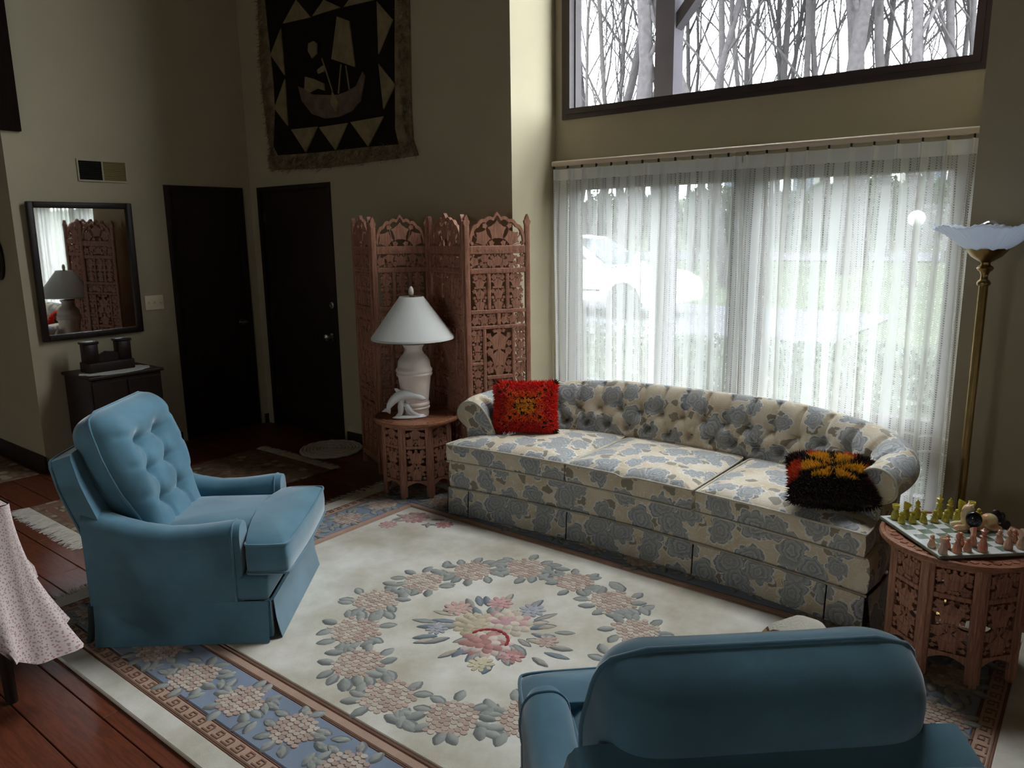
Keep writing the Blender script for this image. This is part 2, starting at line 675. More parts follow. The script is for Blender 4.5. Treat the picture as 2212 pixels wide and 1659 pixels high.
def remeshed(mb, voxel, smooth_it=2):
    """one continuous skin around overlapping volumes"""
    t = mb.build('volume', [MT['wall']])
    md = t.modifiers.new('r', 'REMESH')
    md.mode = 'VOXEL'
    md.voxel_size = voxel
    m2 = t.modifiers.new('s', 'SMOOTH')
    m2.iterations = smooth_it
    m2.factor = 0.5
    dg = bpy.context.evaluated_depsgraph_get()
    me = bpy.data.meshes.new_from_object(t.evaluated_get(dg))
    out = MB()
    out.add([v.co.copy() for v in me.vertices], [list(p.vertices) for p in me.polygons])
    bpy.data.objects.remove(t)
    return out


def struct(o, label=None):
    o['kind'] = 'structure'
    if label:
        o['label'] = label
    return o


# ------------------------------------------------------------------ the room
MT['loft'] = wood('black_stained_timber', C(20, 13, 9), C(30, 20, 14), 0.95, 2, spec=0.1)
YA, YB = 3.87, 4.35          # entry wall plane, bay window plane
XM = -5.9                    # mirror wall plane
XL, XR = -3.05, -0.525       # sides of the bay
ZC = 6.2                     # unseen ceiling, raised so the upper window can let in more daylight
X1, Y0, X0 = 4.0, -3.2, -8.0

m = MB()
m.bb(X0, X1, Y0, YB + 0.12, -0.2, -0.021)
floor = struct(m.build('floor', 'floor'), 'reddish brown wide plank floor')
PW, PL = 0.1665, 2.3
pm = MB()
pm.rbox((0, 0, -0.0105), (PL - 0.002, PW - 0.004, 0.021), 0.002, 1)
plank0 = None
random.seed(3)
row = 0
yy = 0.80 + PW / 2 - 6 * PW
while yy < YB - 0.05:
    x = X0 + random.random() * PL
    xs = [x + k * PL for k in range(-1, 6)]
    for xx in xs:
        if xx > 2.0 or xx < X0 - 0.2:
            continue
        if plank0 is None:
            plank0 = pm.build('plank', 'floor', floor)
            p = plank0
        else:
            p = plank0.copy()
            COL.objects.link(p)
            p.parent = floor
        p.location = (xx, yy, 0)
    yy += PW


def wall_obj(name, boxes, m='wall', label=None):
    b = MB()
    for q in boxes:
        b.bb(*q)
    return struct(b.build(name, m), label)


D2 = (-5.80, -4.83)          # front door
D1 = (3.10, 3.79)            # closet door
ZD = 2.055
wall_obj('wall_entry', [(XM, D2[0], YA, YA + .12, 0, ZC), (D2[1], XL - .12, YA, YA + .12, 0, ZC), (D2[0], D2[1], YA, YA + .12, ZD, ZC)], label='cream entry wall beside the bay')
wall_obj('wall_mirror', [(XM - .12, XM, 2.03, D1[0], 0, ZC), (XM - .12, XM, D1[1], YA + .12, 0, ZC), (XM - .12, XM, D1[0], D1[1], ZD, ZC)], label='cream wall with the mirror')
wall_obj('wall_bay_left', [(XL - .12, XL, YA, YB + .12, 0, ZC)], label='narrow side wall of the window bay')
wall_obj('wall_bay_right', [(XR, XR + .12, YA, YB + .12, 0, ZC)])
wall_obj('wall_right', [(XR + .12, X1, YA, YA + .12, 0, ZC)], label='cream wall behind the floor lamp')
WX0, WX1 = -2.95, -0.615
wall_obj('wall_window', [(XL, WX0, YB, YB + .12, 0, ZC), (WX1, XR, YB, YB + .12, 0, ZC), (WX0, WX1, YB, YB + .12, 1.985, 2.405), (WX0, WX1, YB, YB + .12, 0, .18),
                         (WX0, WX1, YB, YB + .12, 5.88, ZC)], label='cream bay wall around the windows')
wall_obj('wall_hall', [(X0, XM - .12, 2.03, 2.15, 0, ZC)], label='dim hallway wall at the far left')
wall_obj('wall_hall_end', [(X0 - .12, X0, Y0, 2.15, 0, ZC)])
wall_obj('wall_back', [(X0, -2.25, Y0 - .12, Y0, 0, ZC), (-1.55, X1, Y0 - .12, Y0, 0, ZC), (-2.25, -1.55, Y0 - .12, Y0, 0, 1.32), (-2.25, -1.55, Y0 - .12, Y0, 1.98, ZC)])  # gap left for the added fill window
wall_obj('wall_side', [(X1, X1 + .12, Y0, YA + .12, 0, ZC)])
struct(MB().bb(X0 - .12, X1 + .12, Y0 - .12, YB + .12, ZC, ZC + .12).build('ceiling', 'ceiling'), 'timber ceiling')
b = MB()
b.bb(X0, XM + .035, -0.9, 2.145, 2.365, 3.5)
struct(b.build('trim_1', 'loft'), 'dark timber loft edge above the hallway')
# baseboards, dark
for nm, q in (('baseboard_entry', (D2[1] + .045, XL, YA - .014, YA, 0, .082)), ('baseboard_mirror', (XM, XM + .014, 2.03, D1[0] - .045, 0, .082)),
              ('baseboard_corner', (XM, XM + .014, D1[1] + .045, YA, 0, .082)), ('baseboard_hall', (X0, XM + .014, 2.016, 2.03, 0, .12)),
              ('baseboard_right', (XR, X1, YA - .014, YA, 0, .082))):
    struct(MB().bb(*q).build(nm, 'dark_wood'))


def knob(mb, M, r=0.03):
    mb.lathe([(0.0, 0), (r, 0.0), (r, .006), (r * .4, .01), (r * .4, .03), (r * .75, .036), (r * .95, .05), (r * .8, .062), (0, .067)], 16, M)


def door(name, label, O, ax, ay, w):
    """O: hinge-side foot; ax along the door; ay out of the wall into the room"""
    M = axes(O, ax, ay, Vector((0, 0, 1)))
    d = tag(MB().rbox((w / 2, -.045, (ZD - .03) / 2), (w - .066, .04, ZD - .03), .003, 1, M).build(name, 'dark_wood'), label)
    d['kind'] = 'structure'
    for q in ((0.0, .035, 0, ZD), (w - .035, w, 0, ZD), (.035, w - .035, ZD - .035, ZD)):
        MB().bb(q[0], q[1], -.11, .008, q[2], q[3], M).build('door_frame', 'dark_wood', d)
    for z in (.28, 1.0, 1.80):
        MB().bb(.036, .046, -.026, -.018, z - .05, z + .05, M).build('hinge', 'steel', d)
    return d, M


d1, M1 = door('door_1', 'dark flush closet door on the mirror wall', Vector((XM, D1[0], 0)), Vector((0, 1, 0)), Vector((1, 0, 0)), D1[1] - D1[0])
kb = MB()
knob(kb, M1 @ T(.60, -.025, .925, rx=-PI / 2))
kb.build('door_knob', 'steel', d1, 40)
d2, M2 = door('door_2', 'dark front door beside the folding screen', Vector((D2[0], YA, 0)), Vector((1, 0, 0)), Vector((0, -1, 0)), D2[1] - D2[0])
kb = MB()
knob(kb, M2 @ T(.845, -.025, .84, rx=-PI / 2), .034)
kb.build('door_knob', 'steel', d2, 40)
kb = MB()
kb.lathe([(0, 0), (.03, 0), (.028, .012), (.014, .014), (.012, .022), (0, .022)], 16, M2 @ T(.88, -.025, 1.10, rx=-PI / 2))
kb.build('deadbolt', 'steel', d2, 40)


# windows
def frame_rect(x0, x1, z0, z1, w, y0, y1):
    b = MB()
    b.bb(x0, x0 + w, y0, y1, z0, z1)
    b.bb(x1 - w, x1, y0, y1, z0, z1)
    b.bb(x0 + w, x1 - w, y0, y1, z0, z0 + w)
    b.bb(x0 + w, x1 - w, y0, y1, z1 - w, z1)
    return b


w3 = struct(frame_rect(-2.29, -1.51, 1.28, 2.02, .06, Y0 - .10, Y0 + .015).build('fill_window', 'frame_brown'), 'small brown framed window added in the unseen back wall for fill light')  # invented window behind the camera, brings soft fill daylight into the room
MB().bb(-2.25, -1.55, Y0 - .07, Y0 - .064, 1.32, 1.98).build('pane', 'glass', w3)
UX0, UX1, UZ0, UZ1 = -2.985, -0.58, 2.375, 5.91  # upper part out of view is stretched to send daylight onto the rug
w1 = struct(frame_rect(UX0, UX1, UZ0, UZ1, .045, YB - .022, YB).build('window_1', 'frame_brown'), 'high brown framed clerestory window')
frame_rect(UX0 + .03, UX1 - .03, UZ0 + .03, UZ1 - .03, .035, YB - .03, YB + .05).build('window_sash', 'frame_brown', w1)
frame_rect(UX0 + .05, UX1 - .05, UZ0 + .05, UZ1 - .05, .022, YB + .03, YB + .10).build('window_frame', 'frame_brown', w1)
MB().bb(UX0 + .06, UX1 - .06, YB + .066, YB + .072, UZ0 + .06, UZ1 - .06).build('pane', 'glass', w1)
w2 = struct(frame_rect(-2.965, -0.60, .165, 2.0, .05, YB - .012, YB + .10).build('window_2', 'frame_brown'), 'tall brown framed window behind the sheers')
MB().bb(-1.775, -1.635, YB - .01, YB + .11, .2, 1.96).build('mullion', 'frame_brown', w2)
MB().bb(-2.92, -0.65, YB, YB + .10, .50, .625).build('transom', 'frame_brown', w2)
for a, c in ((-2.92, -1.775), (-1.635, -.65)):
    frame_rect(a, c, .62, 1.955, .03, YB + .02, YB + .09).build('sash', 'frame_brown', w2)
    frame_rect(a, c, .2, .51, .03, YB + .02, YB + .09).build('sash', 'frame_brown', w2)
    MB().bb(a + .02, c - .02, YB + .055, YB + .061, .63, 1.94).build('pane', 'glass', w2)
    MB().bb(a + .02, c - .02, YB + .055, YB + .061, .21, .50).build('pane', 'glass', w2)


# ------------------------------------------------------------------ outdoors
def ground_z(y):
    if y < 12:
        return -0.2 + 0.17 * (y - 4.5) / 7.5
    if y < 16:
        return -0.03 + 0.0075 * (y - 12)
    return 0.0 + 0.075 * (y - 16)


MT['lawn'] = mat('spring_lawn', C(70, 76, 60), 0.95, 0.05, var=0.3, vs=1.5)
MT['asphalt'] = mat('pale_asphalt', C(88, 88, 92), 0.9, 0.1, var=0.08, vs=2)
MT['bark'] = mat('grey_bark', C(66, 62, 62), 0.95, 0.05, var=0.25, vs=9)
MT['ivy'] = mat('ivy_leaf', C(70, 80, 66), 0.6, 0.3, var=0.35, vs=3)
MT['evergreen'] = mat('evergreen_leaf', C(56, 66, 50), 0.7, 0.2, var=0.35, vs=2)
MT['car_white'] = mat('white_car_paint', C(206, 208, 212), 0.25, 0.5, coat=0.5)
MT['car_glass'] = mat('dark_car_glass', C(72, 78, 84), 0.08, 0.5)
MT['tyre'] = mat('tyre_rubber', C(44, 44, 46), 0.85, 0.2)
MT['rim'] = mat('alloy_rim', C(198, 200, 204), 0.35, 0.5, 0.6)
MT['siding'] = mat('pale_siding', C(214, 212, 206), 0.85, 0.1, var=0.05)
MT['roof'] = mat('grey_shingle', C(88, 88, 92), 0.9, 0.1, var=0.15, vs=4)
MT['house_glass'] = mat('house_window', C(70, 78, 86), 0.2, 0.4)
MT['porch'] = mat('weathered_porch_wood', C(74, 68, 74), 0.8, 0.15, var=0.12, vs=5)
MT['globe'] = mat('white_globe', C(214, 214, 212), 0.35, 0.3)

ys = [4.47, 6, 8, 10, 12, 14, 16, 20, 26, 34, 46, 62, 90]
xs = [-120, -60, -30, -20, -12, -6, 0, 6, 12, 24, 60, 100]
P = [[(x, y, ground_z(y) - 0.02) for y in ys] for x in xs]
g = tag(MB().grid(P, flip=True).build('lawn_ground', 'lawn', smooth=180), 'green lawn rising away from the house')
g['kind'] = 'structure'
P = [[(x, y, ground_z(y) + 0.012) for y in (10.9, 12.5, 14, 16)] for x in (-40, -12, -6.2, -3.2)]
d = MB().grid(P, flip=True).build('driveway', 'asphalt')
tag(d, 'pale asphalt driveway beyond the ivy', kind='structure')
P = [[(x, y + 0.04 * x, ground_z(y + 0.04 * x) + 0.02) for y in (25.0, 26.2, 27.5)] for x in range(-60, 50, 4)]
tag(MB().grid(P, flip=True).build('road', 'asphalt'), 'pale road crossing the lawn', kind='structure')


def leaf_cloud(mb, n, fn, size):
    for _ in range(n):
        c = Vector(fn())
        a = Vector((random.gauss(0, 1), random.gauss(0, 1), random.gauss(0, 1))).normalized()
        bb = a.orthogonal().normalized()
        s1 = size * random.uniform(.6, 1.3)
        k = a.cross(bb)
        bb = (bb * math.cos(1.1) + k * math.sin(random.uniform(0, 6)))
        bb = (bb - a * bb.dot(a)).normalized()
        mb.add([c - a * s1, c - bb * s1 * .55, c + a * s1, c + bb * s1 * .55], [(0, 1, 2, 3)])


random.seed(11)
iv = MB()


def ivy_pt():
    y = 4.75 + 6.0 * random.random() ** 1.3
    x = random.uniform(-9.5, 4.0) if y > 6 else random.uniform(-4.5, 1.5)
    h = 0.12 + 0.16 * noise.noise((x * .9, y * .9, 0)) + .1 * random.random()
    return (x, y, ground_z(y) + max(0.02, h))


leaf_cloud(iv, 26000, ivy_pt, 0.05)
tag(iv.build('ground_ivy', 'ivy'), 'glossy green ivy carpeting the bed below the window', 'ivy', kind='stuff')


def tree_mesh(seed, h, r, lean=0.0, depth=4, fork=0.38):
    rnd = random.Random(seed)
    mb = MB()

    def branch(p, d, L, rr, lv):
        n = 5 if lv < 2 else 3
        pts, rs = [p], [rr]
        q, dd = p, d
        for i in range(n):
            dd = (dd + Vector((rnd.gauss(0, .10), rnd.gauss(0, .10), rnd.gauss(0.03, .06)))).normalized()
            q = q + dd * (L / n)
            pts.append(q)
            rs.append(rr * (1 - 0.5 * (i + 1) / n))
        mb.tube(pts, rs, 7 if lv == 0 else (5 if lv == 1 else 3), caps=False)
        if lv >= depth:
            return
        k = {0: 10, 1: 6, 2: 5, 3: 3}.get(lv, 2)
        for j in range(k):
            f = (fork if lv == 0 else 0.25) + (1 - (fork if lv == 0 else 0.25)) * (j + rnd.random()) / k
            i = min(int(f * n), n - 1)
            pp = pts[i].lerp(pts[i + 1], f * n - i)
            ang = rnd.uniform(.35, .8)
            az = rnd.uniform(0, 2 * PI)
            o1 = dd.orthogonal().normalized()
            o2 = dd.cross(o1)
            nd = (dd * math.cos(ang) + (o1 * math.cos(az) + o2 * math.sin(az)) * math.sin(ang))
            nd.z += .25
            branch(pp, nd.normalized(), L * rnd.uniform(.38, .62), max(rs[i] * rnd.uniform(.32, .52), .008), lv + 1)

    branch(Vector((0, 0, -.2)), Vector((lean, 0, 1)).normalized(), h, r, 0)
    return mb


TREES = [  # pixel column, distance Y, height, trunk radius, seed, lean, words
    (1318, 17.5, 15, .22, 1, .04, 'stout bare tree at the left of the high window'),
    (1278, 27, 17, .20, 2, .05, 'slim bare tree behind the stout one at the window left'),
    (1382, 30, 16, .17, 3, -.02, 'thin bare tree just left of the porch post'),
    (1503, 22, 15, .13, 4, .06, 'forked thin bare tree just right of the porch post'),
    (1581, 19, 16, .17, 5, .0, 'straight grey bare trunk right of the porch post'),
    (1668, 34, 15, .14, 6, .03, 'small far bare tree left of the window middle'),
    (1712, 29, 16, .15, 7, -.03, 'slender upright bare tree near the window middle'),
    (1770, 36, 15, .14, 8, .0, 'faint far bare tree right of the window middle'),
    (1848, 22, 17, .24, 9, -.02, 'thick bare trunk, left one of the pair at the right'),
    (1880, 23.5, 17, .26, 10, .03, 'thick bare trunk, right one of the pair at the right'),
    (1932, 26, 16, .17, 11, .05, 'leaning bare tree right of the thick pair of trunks'),
    (1995, 20, 15, .14, 12, .10, 'slanting bare tree near the right end of the high window'),
    (2070, 25, 16, .15, 13, .0, 'bare tree furthest right in the high window'),
    (1240, 33, 16, .18, 14, .0, 'bare tree furthest left in the high window'),
    (1450, 38, 16, .16, 15, .02, 'far bare tree hidden mostly by the porch post'),
    (1625, 40, 17, .16, 16, -.03, 'far pale bare tree between the straight trunk and the middle')]
for u, y, h, r, sd, ln, lab in TREES:
    p = aty(u, 300, y)
    t = tree_mesh(sd, h, r, ln).build('bare_tree', 'bark', smooth=180)
    t.location = (p.x, y, ground_z(y))
    tag(t, lab, 'tree', 'bare trees outside the window')

random.seed(77)
saps = [tree_mesh(100 + k, 11 + 2 * k, .085 + .012 * k, random.uniform(-.08, .08), 4, .25).build('bare_sapling', 'bark', smooth=180) for k in range(4)]
SP = [(1262, 24), (1296, 31), (1345, 26), (1362, 35), (1405, 28), (1484, 33), (1526, 30), (1548, 24), (1606, 28), (1642, 25), (1690, 31), (1735, 27), (1758, 33), (1802, 28), (1822, 36), (1905, 32), (1958, 30), (1978, 36), (2022, 29), (2048, 34), (2092, 31), (2110, 27)]
for k, (u, y) in enumerate(SP):
    o = saps[k] if k < 4 else saps[k % 4].copy()
    if k >= 4:
        COL.objects.link(o)
    q = aty(u, 300, y)
    o.location = (q.x, y, ground_z(y))
    o.rotation_euler = (0, 0, random.uniform(0, 6.3))
    tag(o, 'slender twiggy bare sapling among the trees seen through the high window', 'tree', 'bare saplings outside the window')

SHR = [(1300, 34, 2.6, 2.2, 'broad evergreen bush behind the white car'), (1410, 36, 3.2, 2.0, 'evergreen bush left of the window mullion'),
       (1540, 27, 2.6, 2.4, 'dark evergreen bush beside the window mullion'), (1690, 33, 2.4, 1.9, 'evergreen bush at the left of the right-hand window'),
       (1790, 30, 3.0, 2.2, 'tall evergreen bush in the middle of the right-hand window'), (1880, 36, 2.6, 2.4, 'evergreen bush in front of the far house'),
       (1990, 30, 3.4, 2.2, 'evergreen bush at the right edge of the window')]
for i, (u, y, w, h, lab) in enumerate(SHR):
    random.seed(50 + i)
    p = aty(u, 480, y)
    e = empty('evergreen_bush', (p.x, y, ground_z(y)))
    tag(e, lab, 'bush', 'evergreen bushes across the lawn')

    def bp(w=w, h=h):
        while True:
            q = Vector((random.uniform(-1, 1), random.uniform(-1, 1), random.uniform(-1, 1)))
            if .45 < q.length < 1:
                k = 1 + .25 * noise.noise(q * 2.2 + Vector((i, 0, 0)))
                return (q.x * w * .5 * k, q.y * w * .4 * k, h * .52 + q.z * h * .5 * k)
    fm = MB()
    leaf_cloud(fm, 2600, bp, .12)
    f = fm.build('foliage', 'evergreen', e)
    f['kind'] = 'stuff'
    st = MB()
    for k in range(4):
        st.tube([(0, 0, -.1), (random.uniform(-.2, .2), random.uniform(-.2, .2), h * .4), (random.uniform(-.5, .5), random.uniform(-.4, .4), h * .75)], [.06, .04, .015], 5)
    st.build('stem', 'bark', e, 180)

# white car on the driveway
car = empty('parked_car', (-8.80, 13.6, ground_z(13.6) + .012))
tag(car, 'white crossover car parked on the driveway behind the sheers', 'car')
side = [(-2.25, .34), (-2.28, .62), (-2.2, .95), (-2.12, 1.02), (-1.2, 1.02), (0, 1.0), (.75, .98), (1.4, .94), (1.95, .84), (2.2, .72), (2.28, .52), (2.25, .3), (1.85, .26), (-1.9, .26)]
MX = axes(Vector((0, .86, 0)), Vector((1, 0, 0)), Vector((0, 0, 1)), Vector((0, -1, 0)))


def arch(poly, cx, r):
    out = []
    for k in range(9):
        a = PI * k / 8
        out.append((cx + r * math.cos(a), .33 + r * math.sin(a)))
    return out


low = side[:12] + arch(None, 1.42, .38) + arch(None, -1.35, .38)
MB().prism(low, 0, 1.72, MX).build('body', 'car_white', car, 30)
gh = [(-2.12, 1.0), (-1.95, 1.48), (-1.6, 1.575), (-.4, 1.6), (.1, 1.55), (1.02, .98)]
cb = MB()
n = len(gh)
cb.add([(p[0], -.86 + .02, p[1]) if p[1] < 1.1 else (p[0], -.66, p[1]) for p in gh] + [(p[0], .84, p[1]) if p[1] < 1.1 else (p[0], .66, p[1]) for p in gh],
       [list(range(n))[::-1], list(range(n, 2 * n))] + [(i, (i + 1) % n, n + (i + 1) % n, n + i) for i in range(n)])
cb.build('cabin', 'car_white', car, 30)


def cab(x, z):
    k = (z - 1.0) / .58
    return -(.84 - .18 * k) - .012


for nm, q in (('side_window', [(-1.86, 1.08), (-1.72, 1.44), (-1.0, 1.5), (-1.0, 1.06)]), ('side_window', [(-.93, 1.06), (-.93, 1.5), (-.1, 1.5), (-.1, 1.05)]),
              ('side_window', [(-.04, 1.05), (-.04, 1.48), (.06, 1.47), (.70, 1.06), (.7, 1.03)])):
    MB().add([(x, cab(x, z), z) for x, z in q], [list(range(len(q)))]).build(nm, 'car_glass', car)
MB().add([(.17, -.58, 1.515), (.98, -.74, 1.015), (.98, .74, 1.015), (.17, .58, 1.515)], [(0, 1, 2, 3)], T(.012, 0, .012)).build('windshield', 'car_glass', car)
for cx in (1.42, -1.35):
    for sy in (-1, 1):
        M = T(cx, sy * .76, .33, rx=sy * -PI / 2 + PI)
        wl_ = MB().lathe([(.2, -.1), (.31, -.1), (.335, -.07), (.335, .07), (.31, .1), (.22, .1), (.2, .04)], 28, M).build('wheel', 'tyre', car, 40)
        rb = MB().lathe([(0, .05), (.05, .06), (.06, .03), (.2, .02), (.22, .09), (.23, .095)], 28, M)
        for k in range(5):
            rb.box((.13, 0, .055), (.17, .05, .03), M @ T(rz=2 * PI * k / 5))
        rb.build('rim', 'rim', wl_, 40)
MB().rbox((.66, -.97, 1.06), (.12, .2, .13), .03, 2).build('side_mirror', 'car_white', car)
MB().add([(2.05, -.868, .66), (2.2, -.868, .6), (2.2, -.868, .68), (1.9, -.868, .8)], [(0, 1, 2, 3)]).build('headlamp', 'rim', car)
MB().bb(-1.3, .9, -.87, -.862, .52, .55).build('door_trim', 'tyre', car)

# porch post with brace, just outside the glass
pp = aty(1443, 205, 5.02)
pst = empty('porch_post', (pp.x, 5.02, -.2))
tag(pst, 'brown timber porch post with an angled brace outside the window', 'post')
MB().bb(-.07, .07, -.07, .07, 0, 3.72).build('post', 'porch', pst)
MB().prism([(.07, 3.18), (.07, 3.28), (.45, 3.72), (.55, 3.72)], -.045, .045, axes(Vector((0, 0, 0)), Vector((1, 0, 0)), Vector((0, 0, 1)), Vector((0, -1, 0)))).build('brace', 'porch', pst)
MB().bb(-2.2, 2.6, -.07, .07, 3.70, 3.90).build('beam', 'porch', pst)

# globe lamp by the road
gp = aty(1980, 472, 15.0)
gl = empty('garden_lamp', (gp.x, 15.0, ground_z(15)))
tag(gl, 'white globe garden lamp on a thin post beyond the right-hand window', 'lamp')
zz = gp.z - ground_z(15)
MB().lathe([(.03, 0), (.03, zz - .14), (.05, zz - .13), (.05, zz - .1)], 10).build('post', 'tyre', gl, 40)
MB().ell((0, 0, zz), (.14, .14, .14), 20, 14).build('globe', 'globe', gl, 180)


def house(name, lab, u, y, w, h, dpt, wins):
    p = aty(u, 470, y)
    z = ground_z(y)
    e = empty(name, (p.x, y, z - .3))
    tag(e, lab, 'house')
    MB().bb(-w / 2, w / 2, 0, dpt, 0, h).build('walls', 'siding', e)
    MB().prism([(-.4, h), (dpt / 2, h + 2.4), (dpt + .4, h)], -w / 2 - .4, w / 2 + .4, axes(Vector((0, 0, 0)), Vector((0, 1, 0)), Vector((0, 0, 1)), Vector((1, 0, 0)))).build('roof', 'roof', e)
    for x, zz_, ww, hh in wins:
        f = MB().bb(x - ww / 2 - .08, x + ww / 2 + .08, -.06, 0, zz_ - .08, zz_ + hh + .08).build('window', 'globe', e)
        MB().bb(x - ww / 2, x + ww / 2, -.08, -.055, zz_, zz_ + hh).build('pane', 'house_glass', f)


house('far_house', 'pale sided house with dark windows beyond the bushes', 1925, 48, 14, 5.2, 8, [(-5, 1.2, 1.2, 1.5), (-2, 1.2, 1.2, 1.5), (2, 1.2, 1.2, 1.5), (5, 1.2, 1.2, 1.5), (-5, 3.6, 1.2, 1.2), (-2, 3.6, 1.2, 1.2), (2, 3.6, 1.2, 1.2), (5, 3.6, 1.2, 1.2)])
house('far_house', 'far pale house glimpsed at the left of the right-hand window', 1690, 58, 12, 4.5, 8, [(-4, 1.2, 1.2, 1.4), (-1, 1.2, 1.2, 1.4), (3, 1.2, 1.2, 1.4)])


# ------------------------------------------------------------------ big carved rug
MT['rug_field'] = None
t = NT('rug_cream_pile')
co = t.coord()
cl = t.ramp(t.noise(co, 2.3, 5, 0.62), 0.36, 0.66)
t.put(t.bsdf.inputs['Base Color'], t.mix(cl, C(190, 180, 158), C(232, 226, 214)))
t.set(Roughness=0.95)
t.bsdf.inputs['Specular IOR Level'].default_value = 0.08
t.bsdf.inputs['Sheen Weight'].default_value = 0.2
t.bump(t.noise(co, 320, 3), 0.35, 0.004)
MT['rug_field'] = t.m
MT['rug_blue'] = mat('rug_blue_pile', C(134, 144, 160), 0.95, 0.08, var=0.1, vs=5, bump=0.3, bs=320, sheen=0.2)
MT['rug_rose'] = mat('rug_rose_pile', C(182, 150, 130), 0.95, 0.08, var=0.1, vs=12, bump=0.3, bs=320, sheen=0.2)
MT['rug_brown'] = mat('rug_brown_pile', C(142, 106, 88), 0.95, 0.08, var=0.1, vs=12, bump=0.3, bs=320)
RX0, RX1, RY0, RY1 = -3.69, -0.05, 1.03, 3.52
RT = 0.017
rug = empty('carved_floral_rug', ((RX0 + RX1) / 2, (RY0 + RY1) / 2, 0))
tag(rug, 'large cream carved rug with a flower wreath and blue floral border', 'rug')
rug_c = rug.location.copy()
rh, rv = (RX1 - RX0) / 2, (RY1 - RY0) / 2


def band(name, d0, d1, m, z1=RT):
    b = MB()
    a, c = (rh - d0, rv - d0), (rh - d1, rv - d1)
    b.rbox((0, a[1] - (d1 - d0) / 2, z1 / 2), (2 * a[0], d1 - d0, z1), .004, 1)
    b.rbox((0, -a[1] + (d1 - d0) / 2, z1 / 2), (2 * a[0], d1 - d0, z1), .004, 1)
    b.rbox((a[0] - (d1 - d0) / 2, 0, z1 / 2), (d1 - d0, 2 * c[1], z1), .004, 1)
    b.rbox((-a[0] + (d1 - d0) / 2, 0, z1 / 2), (d1 - d0, 2 * c[1], z1), .004, 1)
    return b.build(name, m, rug)


MB().rbox((0, 0, RT / 2), (2 * rh - .92, 2 * rv - .92, RT), .003, 1).build('field', 'rug_field', rug)
band('edge_band', 0, .088, 'rug_field')
band('stripe', .088, .098, 'rug_brown', RT - .003)
band('key_band', .098, .152, 'rug_rose')
band('stripe', .152, .162, 'rug_brown', RT - .003)
band('blue_band', .162, .392, 'rug_blue', RT - .001)
band('stripe', .392, .402, 'rug_brown', RT - .003)
band('inner_band', .402, .438, 'rug_rose')
band('stripe', .438, .446, 'rug_brown', RT - .003)
band('inner_line', .446, .454, 'rug_rose')
band('stripe', .454, .46, 'rug_brown', RT - .003)

random.seed(21)


def jit(c, k=.08):
    q = random.uniform(1 - k, 1 + k)
    return tuple(x * q for x in c)


def petal(mb, x, y, a, b, rot, col, h=.0024, point=False, z=RT, n=9):
    mb.c = jit(col)
    vs, fs = [], []
    ca, sa = math.cos(rot), math.sin(rot)
    for q, zz in ((1.0, z - .002), (.86, z + h)):
        for k in range(n):
            t_ = 2 * PI * k / n
            px, py = a * math.cos(t_), b * math.sin(t_)
            if point:
                py *= (1 - .5 * abs(math.cos(t_)) ** 2)
            px, py = px * q, py * q
            vs.append((x + px * ca - py * sa, y + px * sa + py * ca, zz))
    vs.append((x, y, z + h * 1.1))
    for k in range(n):
        k2 = (k + 1) % n
        fs += [(k, k2, n + k2, n + k), (n + k, n + k2, 2 * n)]
    mb.add(vs, fs)


PINK = [C(192, 168, 152), C(202, 182, 166), C(186, 160, 146), C(206, 190, 172)]
LEAF, LEAFD = C(160, 160, 152), C(126, 128, 124)
BLUEG = C(138, 146, 150)


def leaf(mb, x, y, L, W, rot, light=LEAF, dark=LEAFD, h=.0022):
    s = random.choice((-1, 1))
    petal(mb, x + s * W * .22 * math.sin(rot), y - s * W * .22 * math.cos(rot), L, W, rot, dark, h * .6, True)
    petal(mb, x, y, L * .92, W * .78, rot, light, h * 1.15, True)


def mum(mb, x, y, R, cols=PINK, leaves=7, sp=.021):
    for k in range(leaves):
        a = 2 * PI * k / leaves + random.uniform(-.3, .3)
        rr = R * random.uniform(1.05, 1.3)
        leaf(mb, x + rr * math.cos(a), y + rr * math.sin(a), R * .42, R * .25, a + random.uniform(-.5, .5))
    j = 0
    yy = -R
    while yy <= R:
        xx = -R + (sp * .5 if j % 2 else 0)
        while xx <= R:
            if math.hypot(xx, yy) < R * random.uniform(.88, 1.05):
                petal(mb, x + xx + random.uniform(-.002, .002), y + yy + random.uniform(-.002, .002), sp * .60, sp * .50,
                      math.atan2(yy, xx) * .0 + random.uniform(-.4, .4), random.choice(cols), .0024, n=7)
            xx += sp
        yy += sp * .82
        j += 1


wm = MB()
W0 = (-1.885 - rug_c.x, 2.235 - rug_c.y)
NW = 14
for k in range(NW):
    a = 2 * PI * k / NW + .2
    rr = .60 + random.uniform(-.02, .02)
    mum(wm, W0[0] + rr * math.cos(a), W0[1] + rr * .98 * math.sin(a), random.uniform(.098, .112), leaves=9, sp=.026)
    a2 = a + PI / NW
    for q in range(6):
        rr = .60 + random.uniform(-.09, .09)
        leaf(wm, W0[0] + rr * math.cos(a2 + random.uniform(-.07, .07)), W0[1] + rr * math.sin(a2 + random.uniform(-.07, .07)), .05, .028, random.uniform(0, 6.3))
tag(wm.build('flower_wreath', 'attr', rug, 60), kind='stuff')

cs_ = None
bm_ = MB()
bc = W0
RED, ROSE = C(176, 92, 94), C(204, 136, 142)
for k in range(46):
    a = 2 * PI * k / 46 + random.uniform(-.1, .1)
    rr = random.uniform(.14, .30)
    leaf(bm_, bc[0] + 1.1 * rr * math.cos(a), bc[1] + .95 * rr * math.sin(a), random.uniform(.045, .07), random.uniform(.018, .026), a + random.uniform(-.25, .25),
         random.choice((LEAF, BLUEG, C(168, 160, 150), C(190, 176, 156))), random.choice((LEAFD, C(110, 118, 126))))


